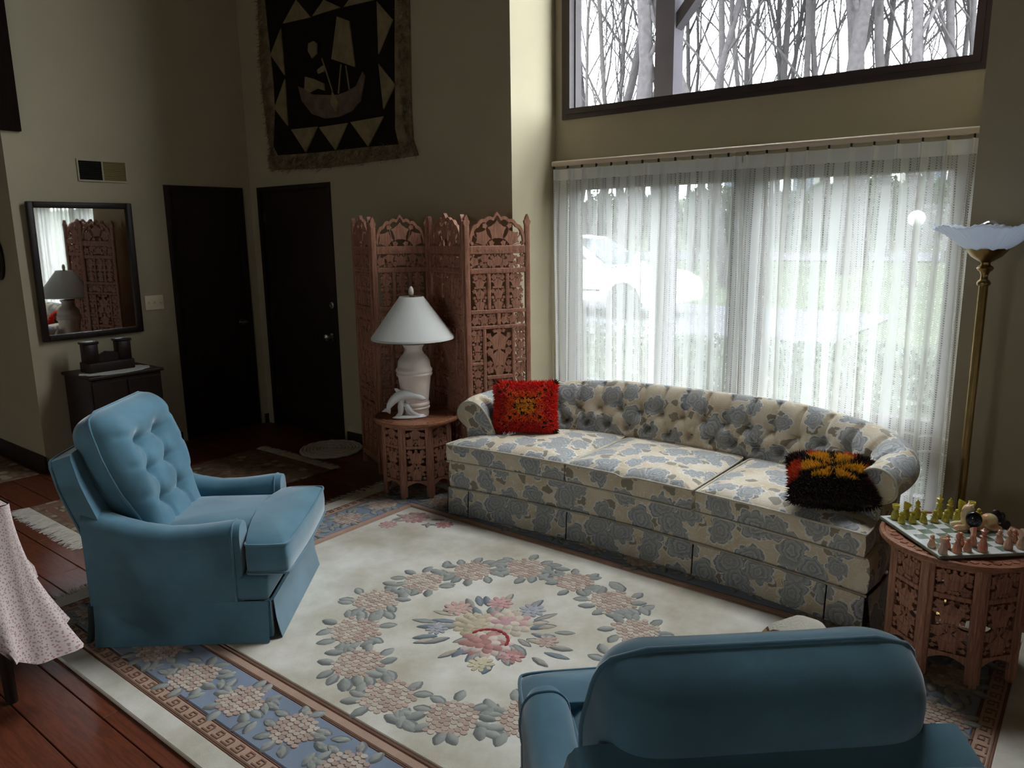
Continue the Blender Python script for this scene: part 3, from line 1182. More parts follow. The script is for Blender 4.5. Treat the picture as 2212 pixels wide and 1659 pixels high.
def bloom(x, y, R, cols, rings=3):
    x, y, R = bc[0] + (x - bc[0]) * 1.2 if bm_ is not cs_ else x, bc[1] + (y - bc[1]) * 1.15 if bm_ is not cs_ else y, R * 1.15
    cols = [tuple(a_ * .66 + b_ * .34 for a_, b_ in zip(q_, C(206, 194, 176))) for q_ in cols]
    for q in range(rings, 0, -1):
        n = 3 + 3 * q
        for k in range(n):
            a = 2 * PI * (k + q * .4) / n
            petal(bm_, x + R * q / rings * .75 * math.cos(a), y + R * q / rings * .75 * math.sin(a), R * .36, R * .24, a, random.choice(cols), .0026 + .0008 * (rings - q))
    petal(bm_, x, y, R * .25, R * .22, 0, cols[-1], .005)


bloom(bc[0] + .0, bc[1] + .06, .10, [C(216, 200, 180), C(206, 186, 166), C(200, 140, 146)])
bloom(bc[0] - .08, bc[1] - .01, .085, [C(204, 186, 152), C(190, 170, 138)])
bloom(bc[0] + .03, bc[1] - .085, .095, [C(218, 196, 186), C(214, 188, 178), RED])
bloom(bc[0] - .11, bc[1] + .17, .05, [ROSE, C(206, 150, 150)], 2)
bloom(bc[0] - .21, bc[1] + .04, .055, [C(206, 160, 150), C(198, 150, 142)], 2)
bloom(bc[0] + .15, bc[1] - .10, .045, [RED, ROSE], 2)
bloom(bc[0] + .02, bc[1] + .20, .05, [C(160, 168, 182), C(142, 152, 168)], 2)
bloom(bc[0] - .17, bc[1] - .12, .04, [C(136, 142, 162), C(152, 158, 172)], 2)
bloom(bc[0] + .10, bc[1] - .20, .045, [C(206, 192, 150), C(216, 204, 168)], 2)
bloom(bc[0] + .19, bc[1] + .05, .04, [C(190, 160, 150), C(176, 140, 134)], 2)
for k in range(9):
    a = .3 + 2.6 * k / 8
    petal(bm_, bc[0] + .03 + .085 * math.cos(a), bc[1] - .085 + .085 * math.sin(a), .017, .008, a + PI / 2, C(164, 66, 68), .006)
tag(bm_.build('bouquet', 'attr', rug, 60), kind='stuff')

cs = MB()
cs_ = cs
for sx in (-1, 1):
    for sy in (-1, 1):
        x0, y0 = sx * (rh - .46), sy * (rv - .46)
        for k in range(16):
            d1_, d2_ = random.uniform(.06, .5), random.uniform(.06, .32)
            if d1_ / .55 + d2_ / .36 > 1.05:
                continue
            leaf(cs, x0 - sx * d1_, y0 - sy * d2_, .045, .016, random.uniform(0, 6.3), random.choice((LEAF, C(190, 168, 152), C(176, 150, 140))), C(130, 116, 112))
        bm_ = cs
        bloom(x0 - sx * .15, y0 - sy * .11, .07, [C(206, 170, 160), C(190, 120, 124)])
        bloom(x0 - sx * .36, y0 - sy * .09, .045, [ROSE, RED], 2)
        bloom(x0 - sx * .10, y0 - sy * .28, .045, [ROSE, C(206, 160, 156)], 2)
tag(cs.build('corner_spray', 'attr', rug, 60), kind='stuff')

bdr = MB()
zb = (.162 + .392) / 2
for L, horiz, sg in ((2 * rh - .5, True, -1), (2 * rh - .5, True, 1), (2 * rv - .5, False, -1), (2 * rv - .5, False, 1)):
    n = int(L / .265)
    for k in range(n + 1):
        s_ = -L / 2 + L * k / n
        off = (rv - zb) * sg if horiz else (rh - zb) * sg
        w_ = random.uniform(-.03, .03)
        x, y = (s_, off + w_) if horiz else (off + w_, s_)
        mum(bdr, x, y, random.uniform(.082, .095), leaves=9, sp=.0235)
        if k < n:
            sm = s_ + L / n / 2
            for q in range(5):
                a, b_ = sm + random.uniform(-.06, .06), off + random.uniform(-.085, .085)
                x, y = (a, b_) if horiz else (b_, a)
                leaf(bdr, x, y, .04, .02, random.uniform(0, 6.3), LEAF, C(116, 122, 124))
tag(bdr.build('border_flowers', 'attr', rug, 60), kind='stuff')
key = MB()
kd = .125
for L, horiz, sg in ((2 * rh - .26, True, -1), (2 * rh - .26, True, 1), (2 * rv - .26, False, -1), (2 * rv - .26, False, 1)):
    n = int(L / .058)
    for k in range(n):
        s_ = -L / 2 + L * (k + .5) / n
        for (a0, a1, b0, b1) in ((-.022, .018, .013, .018), (.013, .018, -.012, .013), (-.012, .013, -.017, -.012), (-.012, -.007, -.012, .004), (-.007, .006, 0, .004)):
            off = (rv - kd) * sg if horiz else (rh - kd) * sg
            if horiz:
                key.bb(s_ + a0, s_ + a1, off + sg * b0 if sg > 0 else off - b1, off + b1 if sg > 0 else off - b0, RT - .002, RT + .0025)
            else:
                key.bb(off + b0 if sg > 0 else off - b1, off + b1 if sg > 0 else off - b0, s_ + a0, s_ + a1, RT - .002, RT + .0025)
tag(key.build('key_pattern', 'rug_brown', rug), kind='stuff')


def fringe(parent, name, x, y0, y1, dirx, axis, L=.09, n=260, z=.008, M=None):
    """loose strands leaving a rug end; axis 0: the end runs along y, strands leave along x"""
    fb = MB()
    for k in range(n):
        y = y0 + (y1 - y0) * (k + random.random()) / n
        l = L * random.uniform(.6, 1.1)
        dv = random.gauss(0, .016)
        pts = [(0, y, z), (dirx * l * .4, y + dv * .4, z * random.uniform(.6, 1.7)), (dirx * l, y + dv, .003 + random.random() * .006)]
        pts = [(x + p[0], p[1], p[2]) if axis == 0 else (p[1], x + p[0], p[2]) for p in pts]
        fb.tube(pts, [.0028, .0026, .0016], 3)
    f = fb.build(name, 'fringe', parent)
    f['kind'] = 'stuff'
    return f


fringe(rug, 'fringe', -rh, -rv, rv, -1, 0, .085, 420)
fringe(rug, 'fringe', rh, -rv, rv, 1, 0, .085, 300)

# ------------------------------------------------------------------ sofa
SX = -1.82


def sfront(x):
    return 3.235 - .105 * (abs(x) / 1.18) ** 2


sofa = empty('floral_sofa', (SX, 3.6, 0))
tag(sofa, 'long curved sofa in blue-grey floral damask with a button tufted back', 'sofa')
oy = -3.6
inner = [(-.955, 3.36), (-.975, 3.45), (-.975, 3.56), (-.93, 3.68), (-.82, 3.775), (-.66, 3.83), (-.4, 3.865), (0, 3.88)]
inner = inner + [(-x, y) for x, y in inner[-2::-1]]
path, plen = resample(catmull([(x, y, 0) for x, y in inner], 10), 300)
prof = [(0.0, .36), (.012, .44), (.03, .51), (.052, .575), (.074, .635), (.098, .685), (.13, .722), (.17, .742), (.21, .738), (.243, .712), (.262, .67), (.262, .625), (.244, .588), (.215, .565), (.20, .53), (.195, .40), (.19, .17)]
prof, _ = resample(catmull([(a, z, 0) for a, z in prof], 6), 84)
hl = [0.0]
for a, c in zip(prof, prof[1:]):
    hl.append(hl[-1] + (c - a).length)
spc = plen / 20
top_h = [h for p, h in zip(prof, hl) if p[1] >= .595][0]
low_h = [h for p, h in zip(prof, hl) if p[1] >= .50][0]
crown_h = [h for p, h in zip(prof, hl) if p[1] >= .741][0]
btop = [(spc * (k + .5), top_h) for k in range(20)]
blow = [(spc * k, low_h) for k in range(1, 20)]


def segd(px, py, ax, ay, bx, by):
    dx, dy = bx - ax, by - ay
    t_ = max(0, min(1, ((px - ax) * dx + (py - ay) * dy) / (dx * dx + dy * dy)))
    return math.hypot(px - ax - t_ * dx, py - ay - t_ * dy)


def tuft(s_, h):
    d = 0.0
    k = int(s_ / spc)
    for q in (k - 1, k, k + 1):
        if 0 <= q < 20:
            bx = spc * (q + .5)
            dd = math.hypot(s_ - bx, h - top_h)
            d += .042 * math.exp(-(dd / .034) ** 2)
            dv = segd(s_, h, bx, top_h, bx, top_h + .16)
            d += .020 * math.exp(-(dv / .012) ** 2) * (1 if h < top_h + .16 else max(0, 1 - (h - top_h - .16) / .05))
            for sd in (-.5, .5):
                if 0 < bx + sd * spc < plen:
                    d += .017 * math.exp(-(segd(s_, h, bx, top_h, bx + sd * spc, low_h) / .011) ** 2)
        if 1 <= q < 20:
            dd = math.hypot(s_ - spc * q, h - low_h)
            d += .036 * math.exp(-(dd / .03) ** 2)
    if h > hl[-1] * .62:
        return 0
    return d


P, UV = [], []
btn_pos = []
for i, p in enumerate(path):
    a = path[max(i - 1, 0)]
    c = path[min(i + 1, len(path) - 1)]
    tg = (c - a).normalized()
    nr = Vector((-tg.y, tg.x, 0))
    s_ = plen * i / (len(path) - 1)
    e = min(s_, plen - s_)
    k = .85 + .15 * max(0, min(1, (e - .15) / .65)) ** 1.0
    if e < .10:
        k -= .05 * (1 - e / .10) ** 2
    row, ru = [], []
    for (q, z, _z), h in zip(prof, hl):
        dd = tuft(s_, h)
        ang = max(0, min(1, (z - .36) / .38))
        zz = .36 + (z - .36) * k if z > .36 else z
        bul = .022 * math.exp(-((h - (top_h + low_h) / 2) / .12) ** 2)
        pos = p + nr * (q + dd * (.95 if h < crown_h else -.2) - bul * 0.6)
        row.append((pos.x, pos.y + oy, zz - dd * (.55 if h > top_h else .1)))
        ru.append((s_, h))
    P.append(row)
    UV.append(ru)
sb = MB().grid(P, uvs=UV)
back = sb.build('tufted_back', 'sofa', sofa, 70)
# arm facings
for e in (0, -1):
    f = MB()
    pts = [Vector(q) for q in P[e]]
    base = [Vector((pts[0].x, pts[0].y, .17))]
    loop = pts + base
    c = sum(loop, Vector()) / len(loop)
    out_ = [q + Vector((0, -.006, 0)) for q in loop]
    mid = [c + (q - c) * .82 + Vector((0, -.02, 0)) for q in loop]
    n = len(loop)
    f.add(out_ + mid + [c + Vector((0, -.022, 0))], [(k, (k + 1) % n, n + (k + 1) % n, n + k) for k in range(n)] + [(n + k, n + (k + 1) % n, 2 * n) for k in range(n)])
    f.build('arm_facing', 'sofa', sofa, 60, boxuv=True)
    MB().tube([q + Vector((0, -.006, 0)) for q in pts[:-8]], .006, 6).build('piping', 'welt', sofa, 180)
# buttons
for bx, bh, dep in [(a, h, .029) for a, h in btop] + [(a, h, .025) for a, h in blow]:
    fi = bx / plen * (len(path) - 1)
    i = int(fi)
    j = min(range(len(hl)), key=lambda q: abs(hl[q] - bh))
    q = Vector(P[i][j])
    MB().ell(q, (.009, .009, .009), 8, 6).build('button', 'sofa', sofa, 180)

# body, skirt
xsq = [-1.16 + 2.32 * k / 24 for k in range(25)]
outl = [(x, sfront(x) + .012 + oy) for x in xsq] + [(1.175, 3.3 + oy), (1.165, 3.55 + oy), (1.10, 3.78 + oy), (.98, 3.92 + oy), (.7, 4.02 + oy), (.4, 4.055 + oy), (0, 4.065 + oy)]
outl += [(-x, y) for x, y in outl[25:-1][::-1]]
bd = MB()
bd.cushion(outl, .165, .335, 0.0, r=.02)
bd.build('base', 'sofa', sofa, 50, boxuv=True)


def skirt_run(pts, z0=.014, z1=.172, flare=.016):
    """hanging cloth panel along a plan polyline"""
    pts = [Vector((a, b_, 0)) for a, b_ in pts]
    P_, uv_ = [], []
    s_ = 0
    for i, p in enumerate(pts):
        tg = (pts[min(i + 1, len(pts) - 1)] - pts[max(i - 1, 0)]).normalized()
        o = Vector((tg.y, -tg.x, 0))
        if i:
            s_ += (p - pts[i - 1]).length
        col = []
        for (z, d) in ((z1, .006), ((z0 + z1) / 2, .012), (z0, flare), (z0, flare - .006), (z1, .0)):
            q = p + o * d
            col.append((q.x, q.y, z))
        P_.append(col)
        uv_.append([(s_, z1), (s_, (z0 + z1) / 2), (s_, z0), (s_, z0), (s_, z1)])
    return MB().grid(P_, uvs=uv_)


cuts = [-1.16, -1.02, -.372, .362, 1.0, 1.16]
for a, c in zip(cuts, cuts[1:]):
    pts = [(x, sfront(x) + oy) for x in [a + .004 + (c - a - .008) * k / 10 for k in range(11)]]
    skirt_run(pts).build('skirt', 'sofa', sofa, 60)
for sg in (1, -1):
    side = [(1.165, 3.14), (1.178, 3.3), (1.168, 3.55), (1.10, 3.78), (.98, 3.92)]
    side = [(sg * x, y + oy) for x, y in side]
    if sg < 0:
        side = side[::-1]
    skirt_run([(p.x, p.y) for p in catmull([(a, c, 0) for a, c in side], 5)], flare=.03).build('skirt', 'sofa', sofa, 60)
bk = [(x, y) for x, y in outl[28:-3]]
skirt_run(bk).build('skirt', 'sofa', sofa, 60)
MB().tube([(x, sfront(x) + .004 + oy, .172) for x in xsq], .006, 6).build('piping', 'welt', sofa, 180)


def cfront(x):
    return sfront(x) - .025 + oy


def seat(pts, crease=None):
    o = chaikin([(a, c, 0) for a, c in pts], 2)
    dip = None
    if crease is not None:
        def dip(w):
            return -.016 * math.exp(-((w.x - crease) / .03) ** 2) * max(0, min(1, (-.22 - w.y) / .18))
    b_ = MB().cushion([(q.x, q.y) for q in o], .338, .447, .034, dip=dip, r=.016)
    ob = b_.build('seat_cushion', 'sofa', sofa, 60, boxuv=True)
    c = sum(o, Vector()) / len(o)
    for z in (.444, .343):
        lp = [q + (q - c).normalized() * .0 for q in o]
        lp.append(lp[0])
        MB().tube([(q.x, q.y, z + (dip(Vector((q.x, q.y))) if dip and z > .4 else 0)) for q in lp], .0055, 6, caps=False).build('piping', 'welt', ob, 180)


mid = [(x, cfront(x)) for x in (-.366, -.364, -.34, -.2, -.05, .1, .25, .335, .352, .355)] + [(.355, -.1), (.352, .24), (.33, .265), (0, .272), (-.33, .265), (-.365, .24), (-.368, -.1)]
seat(mid, -.02)
lf = [(x, cfront(x)) for x in (-1.15, -1.14, -1.1, -.95, -.8, -.65, -.5, -.40, -.379, -.377)] + [(-.377, -.1), (-.379, .24), (-.4, .262), (-.6, .245), (-.76, .19), (-.89, .09), (-.945, -.04), (-.955, -.17), (-.97, -.235), (-1.0, -.245), (-1.12, -.245), (-1.15, -.26)]
seat(lf)
rf = [(-x, y) for x, y in lf][::-1]
seat(rf)

# ------------------------------------------------------------------ swivel armchairs


def build_chair():
    ch = empty('swivel_armchair')
    vel = 'velvet'
    # skirt: front, sides, back
    hw, x0, x1 = .365, -.35, .365
    for nm, pts in (('skirt', [(x1, -hw + .012), (x1, 0), (x1, hw - .012)]), ('skirt', [(x0, -hw), (0, -hw), (x1 - .012, -hw)]),
                    ('skirt', [(x1 - .012, hw), (0, hw), (x0, hw)]), ('skirt', [(x0 - .02, hw), (x0 - .02, 0), (x0 - .02, -hw)])):
        skirt_run(pts, .02, .192, .03).build(nm, vel, ch, 60)
    for sg in (-1, 1):
        MB().bb(x1 - .03, x1 - .005, sg * (hw - .014) - .012, sg * (hw - .014) + .012, .03, .19).build('pleat', vel, ch)
    b = MB()
    b.rbox((0.0, 0, .245), (.71, .73, .115), .02, 2)
    b.build('seat_base', vel, ch, 50)
    b = MB()
    b.tube([(x1 - .003, -hw, .192), (x1 - .003, hw, .192)], .005, 6)
    b.build('piping', vel, ch, 180)
    # arms
    for sg in (-1, 1):
        secs = []
        xs_ = [-.36, -.30, -.22, -.14, -.04, .06, .14, .195, .225, .245, .255]
        for x in xs_:
            zt = .495 + .035 * max(0, (x - .0) / .3) ** 1.5 + .10 * max(0, (-x - .02) / .34) ** 1.6
            e = max(0, (x - .195) / .06)
            sh = 1 - .22 * e ** 2
            pr = [(.245, .20), (.243, .36), (.244, zt - .075), (.252, zt - .03), (.278, zt - .004), (.312, zt), (.346, zt - .008), (.368, zt - .035), (.374, zt - .075), (.371, .40), (.37, .19)]
            pr = [p for p in catmull([(a, c, 0) for a, c in pr], 3)]
            cy_, cz_ = .308, .38
            row = []
            for p in pr:
                row.append((x, sg * (cy_ + (p.x - cy_) * sh), cz_ + (p.y - cz_) * (1 - .06 * e ** 2) if p.y > cz_ else p.y))
            secs.append(row)
        a_ = MB().grid(secs, flip=sg > 0)
        n = len(secs[0])
        a_.add(secs[-1], [list(range(n)) if sg < 0 else list(range(n))[::-1]])
        arm = a_.build('arm', vel, ch, 55)
        MB().tube([(Vector(p) + Vector((.001, 0, 0))) for p in secs[-3]], .0045, 6).build('piping', vel, arm, 180)
    # T cushion
    o = [(-.22, -.238), (.18, -.238), (.262, -.24), (.268, -.25), (.268, -.35), (.29, -.362), (.42, -.362), (.445, -.345), (.45, -.2), (.455, 0)]
    o = o + [(a, -c) for a, c in o[-2::-1]] + [(-.24, .15), (-.24, -.15)]
    o = chaikin([(a, c, 0) for a, c in o], 2)
    cu = MB().cushion([(q.x, q.y) for q in o], .305, .432, .035, r=.016)
    cob = cu.build('seat_cushion', vel, ch, 60)
    for z in (.430, .309):
        MB().tube([(q.x, q.y, z) for q in o + [o[0]]], .005, 6, caps=False).build('piping', vel, cob, 180)
    # back
    ln = rad(19)
    upv, nv = Vector((-math.sin(ln), 0, math.cos(ln))), Vector((math.cos(ln), 0, math.sin(ln)))
    O = Vector((-.205, 0, .395))
    MBk = axes(O, Vector((0, 1, 0)), upv, nv)
    HT = .575
    wp = catmull([(0, .235, 0), (.10, .24, 0), (.17, .262, 0), (.25, .288, 0), (.38, .300, 0), (.46, .292, 0), (.52, .282, 0), (.557, .258, 0), (HT, .20, 0)], 8)

    def hw_(h):
        for a, c in zip(wp, wp[1:]):
            if a.x <= h <= c.x:
                return a.y + (c.y - a.y) * (h - a.x) / max(1e-6, c.x - a.x)
        return wp[-1].y
    btn = [(sx * .088, h) for h in (.13, .265, .40) for sx in (-1, 1)]

    def front(w, h, W):
        e = max(0, 1 - abs(w / W) ** 7)
        tp = max(0, 1 - (h / HT) ** 14)
        d = .055 + .07 * e ** .6 * tp ** .6
        d += .02 * math.exp(-((h - .49) / .06) ** 2) * e * tp
        d += .03 * math.exp(-((abs(w) - .22) / .06) ** 2) * math.exp(-((h - .3) / .2) ** 2) * e
        for bx, bh in btn:
            dd = math.hypot(w - bx, h - bh)
            d -= .040 * math.exp(-(dd / .034) ** 2)
        for bh in (.13, .265, .40):
            d -= .012 * math.exp(-((h - bh) / .012) ** 2) * max(0, 1 - (abs(w) / .20) ** 4)
        for bx in (-.088, .088):
            d -= .012 * math.exp(-((w - bx) / .012) ** 2) * max(0, min(1, (.44 - h) / .05))
        for bh in (.13, .265, .40):
            d -= .007 * math.exp(-(segd(abs(w), h, .088, bh, .25, bh + .05) / .014) ** 2)
        return d
    NU, NV = 64, 60
    Pf, Pb = [], []
    for i in range(NU + 1):
        q = -1 + 2 * i / NU
        q = math.copysign(abs(q) ** .75, q)
        rf_, rb_ = [], []
        for j in range(NV + 1):
            h = HT * (1 - (1 - j / NV) ** 1.25)
            W = hw_(h)
            w = W * q
            rf_.append((w, h, front(w, h, W)))
            e = max(0, 1 - abs(q) ** 8)
            tp = max(0, 1 - (h / HT) ** 16)
            rb_.append((w, h, .055 - .13 * e ** .5 * tp ** .5))
        Pf.append(rf_)
        Pb.append(rb_)
    bk_ = MB().grid(Pf, MBk)
    bk_.grid(Pb, MBk, flip=True)
    bo = bk_.build('back_cushion', vel, ch, 60)
    rim = [(-hw_(h), h, .055) for h in [HT * k / 30 for k in range(31)]] + [(hw_(h), h, .055) for h in [HT * k / 30 for k in range(30, -1, -1)]]
    MB().tube(rim, .006, 6, MBk).build('piping', vel, bo, 180)
    for bx, bh in btn:
        MB().ell((bx, bh, front(bx, bh, hw_(bh)) + .003), (.0125, .0125, .007), 12, 8, MBk).build('button', 'velvet_btn', ch, 180)
    # outer shell of the back
    so = [(-.345, -.20), (-.352, .1), (-.36, .31), (-.345, .41), (-.335, .445), (-.29, .462), (0, .468)]
    so = so + [(-a, c) for a, c in so[-2::-1]]
    so2 = catmull([(a, c, 0) for a, c in so], 4)
    sh = MB().prism([(p.x, p.y) for p in so2], -.125, -.035, MBk)
    sob = sh.build('back_shell', vel, ch, 40)
    pan = [(p.x * .93, p.y * .93 - .005) for p in so2]
    MB().prism(pan, -.132, -.125, MBk).build('back_panel', vel, sob, 40)
    MB().tube([(p.x, p.y, -.122) for p in so2], .006, 6, MBk).build('piping', vel, sob, 180)
    # swivel foot, mostly hidden
    MB().lathe([(.20, .017), (.20, .035), (.05, .05), (.05, .19)], 24).build('swivel_base', 'dark_wood', ch, 40)
    return ch


ch1 = build_chair()
ch1.location = (-3.08, 1.675, RT - .017)
ch1.rotation_euler = (0, 0, rad(40))
tag(ch1, 'blue velvet swivel armchair in front of the entry, side view with buttoned back', 'armchair', 'pair of blue velvet armchairs')
ch2 = copy_tree(ch1)
ch2.location = (-.635, 1.438, RT - .017)
ch2.rotation_euler = (0, 0, rad(132.5))
tag(ch2, 'blue velvet armchair in the foreground seen from behind', 'armchair', 'pair of blue velvet armchairs')


# ------------------------------------------------------------------ sheer curtains and rod
def curtain(name, lab, x0, x1, seed, ret_left=False):
    rnd = random.Random(seed)
    n = int((x1 - x0) / .006)
    sp = .112
    npl = max(2, round((x1 - x0) / sp))
    sp = (x1 - x0) / npl
    amp = [rnd.uniform(.6, 1.25) for _ in range(npl + 2)]
    ph = [rnd.uniform(-.2, .2) for _ in range(npl + 2)]
    zs = [2.055, 2.045, 2.02, 1.985, 1.95, 1.90, 1.80, 1.6, 1.3, 1.0, .75, .5, .25, .04]
    P, UV = [], []
    us = 0
    prev = None
    for i in range(n + 1):
        x = x0 + (x1 - x0) * i / n
        k = (x - x0) / sp
        c = min(int(k), npl - 1)
        f = k - c
        col, cu_ = [], []
        for z in zs:
            tt = max(0, min(1, (2.0 - z) / .5))
            # pinch pleats at the head, soft folds below
            pin = .036 * math.exp(-((f - .5) / .085) ** 2) * (1 - tt) + .014 * math.exp(-((f - .5) / .04) ** 2) * (1 - tt)
            g = amp[c] * (1 - f) + amp[c + 1] * f
            fold = .050 * g * math.exp(-((f - .5 - .1 * ph[c]) / .17) ** 2) + .006 * math.sin(2 * PI * k * .73 + seed)
            y = 4.270 - pin - tt * fold
            xx = x + tt * .012 * math.sin(2 * PI * k * .5 + z * 1.3)
            if ret_left and x < x0 + .06:
                q = (x0 + .06 - x) / .06
                y += .05 * q * (1 - .3 * tt)
            col.append((xx, y, z))
        if prev is not None:
            us += (Vector(col[8]) - Vector(prev[8])).length
        prev = col
        P.append(col)
        UV.append([(us, z) for z in zs])
    return tag(MB().grid(P, uvs=UV).build(name, 'curtain', smooth=180), lab, 'curtain', 'pair of sheer curtains')


curtain('sheer_curtain', 'sheer white lace curtain, the left one of the pair', XL - .0 + .012, -1.70, 4, True)
curtain('sheer_curtain', 'sheer white lace curtain, the right one of the pair beside the floor lamp', -1.735, XR - .015, 9)
rod = empty('curtain_rod', (-1.79, 4.25, 2.09))
tag(rod, 'flat pale traverse curtain rod above the sheers', 'curtain rod')
MB().rbox((0, 0, 0), (2.44, .03, .034), .010, 2).build('rail', 'rod', rod, 60)
for x in (-1.15, 0, 1.15):
    MB().bb(x - .012, x + .012, .0, .10, -.012, .018).build('bracket', 'rod', rod)
for k in range(23):
    MB().bb(-1.2 + k * .109 - .004, -1.2 + k * .109 + .004, -.012, .0, -.036, -.016).build('carrier', 'tyre', rod)


# ------------------------------------------------------------------ carved fretwork
def leaf_poly(r, lobes=5, rot=0.0):
    pts = []
    n = lobes * 4
    for k in range(n):
        a = 2 * PI * k / n
        q = 0.84 + .15 * math.cos(lobes * a)
        q += .07 * math.cos(2 * lobes * a)
        pts.append((r * q * math.cos(a + rot), r * q * math.sin(a + rot)))
    return pts


FRET = {}


def fret_mesh(w, h, seed=1, big=None):
    """pierced vine carving filling a w x h opening, built in x (width) and z (height), thickness along y"""
    key_ = (round(w, 3), round(h, 3), seed)
    if key_ in FRET:
        return FRET[key_]
    rnd = random.Random(seed)
    mb = MB()
    M = axes(Vector((0, 0, 0)), Vector((1, 0, 0)), Vector((0, 0, 1)), Vector((0, -1, 0)))
    leaves = []

    def ok(x, y, r):
        if abs(x) + r * .8 > w / 2 or abs(y) + r * .8 > h / 2:
            return False
        return all(math.hypot(x - a, y - c) > (r + q) * .84 for a, c, q in leaves)

    m_ = min(w, h)
    if h >= w * .8:
        leaves.append((0, h * .22, m_ * .36))
    else:
        leaves.append((0, 0, m_ * .40))
    for r in (m_ * .34, m_ * .27, m_ * .2, m_ * .15, m_ * .11, m_ * .08):
        if r < .0045:
            break
        for _ in range(90):
            x, y = rnd.uniform(0, w / 2), rnd.uniform(-h / 2, h / 2)
            if rnd.random() < .25:
                x = 0
            if x == 0:
                if ok(0, y, r):
                    leaves.append((0, y, r))
            elif x > r * .9 and ok(x, y, r):
                leaves.append((x, y, r))
                leaves.append((-x, y, r))
    for k, (x, y, r) in enumerate(leaves):
        t_ = .006 + .0015 * (k % 3)
        mb.prism([(x + a, y + c) for a, c in leaf_poly(r * 1.1, 5, PI / 2 if x == 0 else math.atan2(y, x))], -t_, t_ * .9, M)
        if r > .012:
            for a in (PI / 2, PI / 2 + 1.25, PI / 2 - 1.25):
                mb.box((0, 0, 0), (r * 1.1, .0018, .002), M @ T(x + .25 * r * math.cos(a), y + .25 * r * math.sin(a), t_ * .9, rz=a))
    # vines join every leaf to an earlier one and to the edge
    for k in range(1, len(leaves)):
        x, y, r = leaves[k]
        a, c, q = min(leaves[:k], key=lambda l: math.hypot(l[0] - x, l[1] - y) - l[2])
        d = math.hypot(a - x, c - y)
        if d < 1e-6:
            continue
        px, py = -(c - y) / d, (a - x) / d
        s_ = (1 if x >= 0 else -1) * .18 * d
        pts = [(x, y), ((x + a) / 2 + px * s_, (y + c) / 2 + py * s_), (a, c)]
        for (p, q2) in zip(pts, pts[1:]):
            L = math.hypot(q2[0] - p[0], q2[1] - p[1])
            mb.box((0, 0, 0), (L + .003, .0042, .009), M @ T((p[0] + q2[0]) / 2, (p[1] + q2[1]) / 2, 0, rz=math.atan2(q2[1] - p[1], q2[0] - p[0])))
        if abs(x) + r * 1.7 > w / 2:
            mb.box((0, 0, 0), (w / 2 - abs(x), .0042, .009), M @ T(math.copysign((w / 2 + abs(x)) / 2, x), y, 0))
        if abs(y) + r * 1.7 > h / 2:
            mb.box((0, 0, 0), (.0042, h / 2 - abs(y), .009), M @ T(x, math.copysign((h / 2 + abs(y)) / 2, y), 0))
    me = mb.build('fret_panel', 'rosewood').data
    ob = [o for o in bpy.data.objects if o.data == me][0]
    bpy.data.objects.remove(ob)
    FRET[key_] = me
    return me


def fret(parent, x, z, w, h, seed=1, y=0.0):
    o = bpy.data.objects.new('fret_panel', fret_mesh(w, h, seed))
    COL.objects.link(o)
    o.parent = parent
    o.location = (x, y, z)
    return o


def carved_bar(mb, x0, x1, z0, z1, t_=.013, notch=True):
    mb.rbox(((x0 + x1) / 2, 0, (z0 + z1) / 2), (x1 - x0, 2 * t_, z1 - z0), .003, 1)
    if notch:
        if x1 - x0 > z1 - z0:
            n = int((x1 - x0) / .022)
            for k in range(n):
                c = x0 + (x1 - x0) * (k + .5) / n
                for sg in (-1, 1):
                    mb.box((0, 0, 0), (.012, .004, (z1 - z0) * .34), T(c, sg * t_, (z0 + z1) / 2, ry=.6 if k % 2 else -.6))
        else:
            n = int((z1 - z0) / .022)
            for k in range(n):
                c = z0 + (z1 - z0) * (k + .5) / n
                for sg in (-1, 1):
                    mb.box((0, 0, 0), ((x1 - x0) * .34, .004, .012), T((x0 + x1) / 2, sg * t_, c, ry=.6 if k % 2 else -.6))


# ------------------------------------------------------------------ folding screen
def dirh(u):
    d = ray(u, 492)
    return Vector((d.x, d.y, 0)).normalized()


J = [dirh(762) * 5.46, dirh(799) * 5.09, dirh(926) * 5.17, dirh(1001) * 4.72, dirh(1143) * 4.87]
screen = empty('folding_screen', (J[2].x, J[2].y, 0))
tag(screen, 'four panel carved rosewood folding screen behind the table lamp', 'screen')
so_ = screen.location.copy()


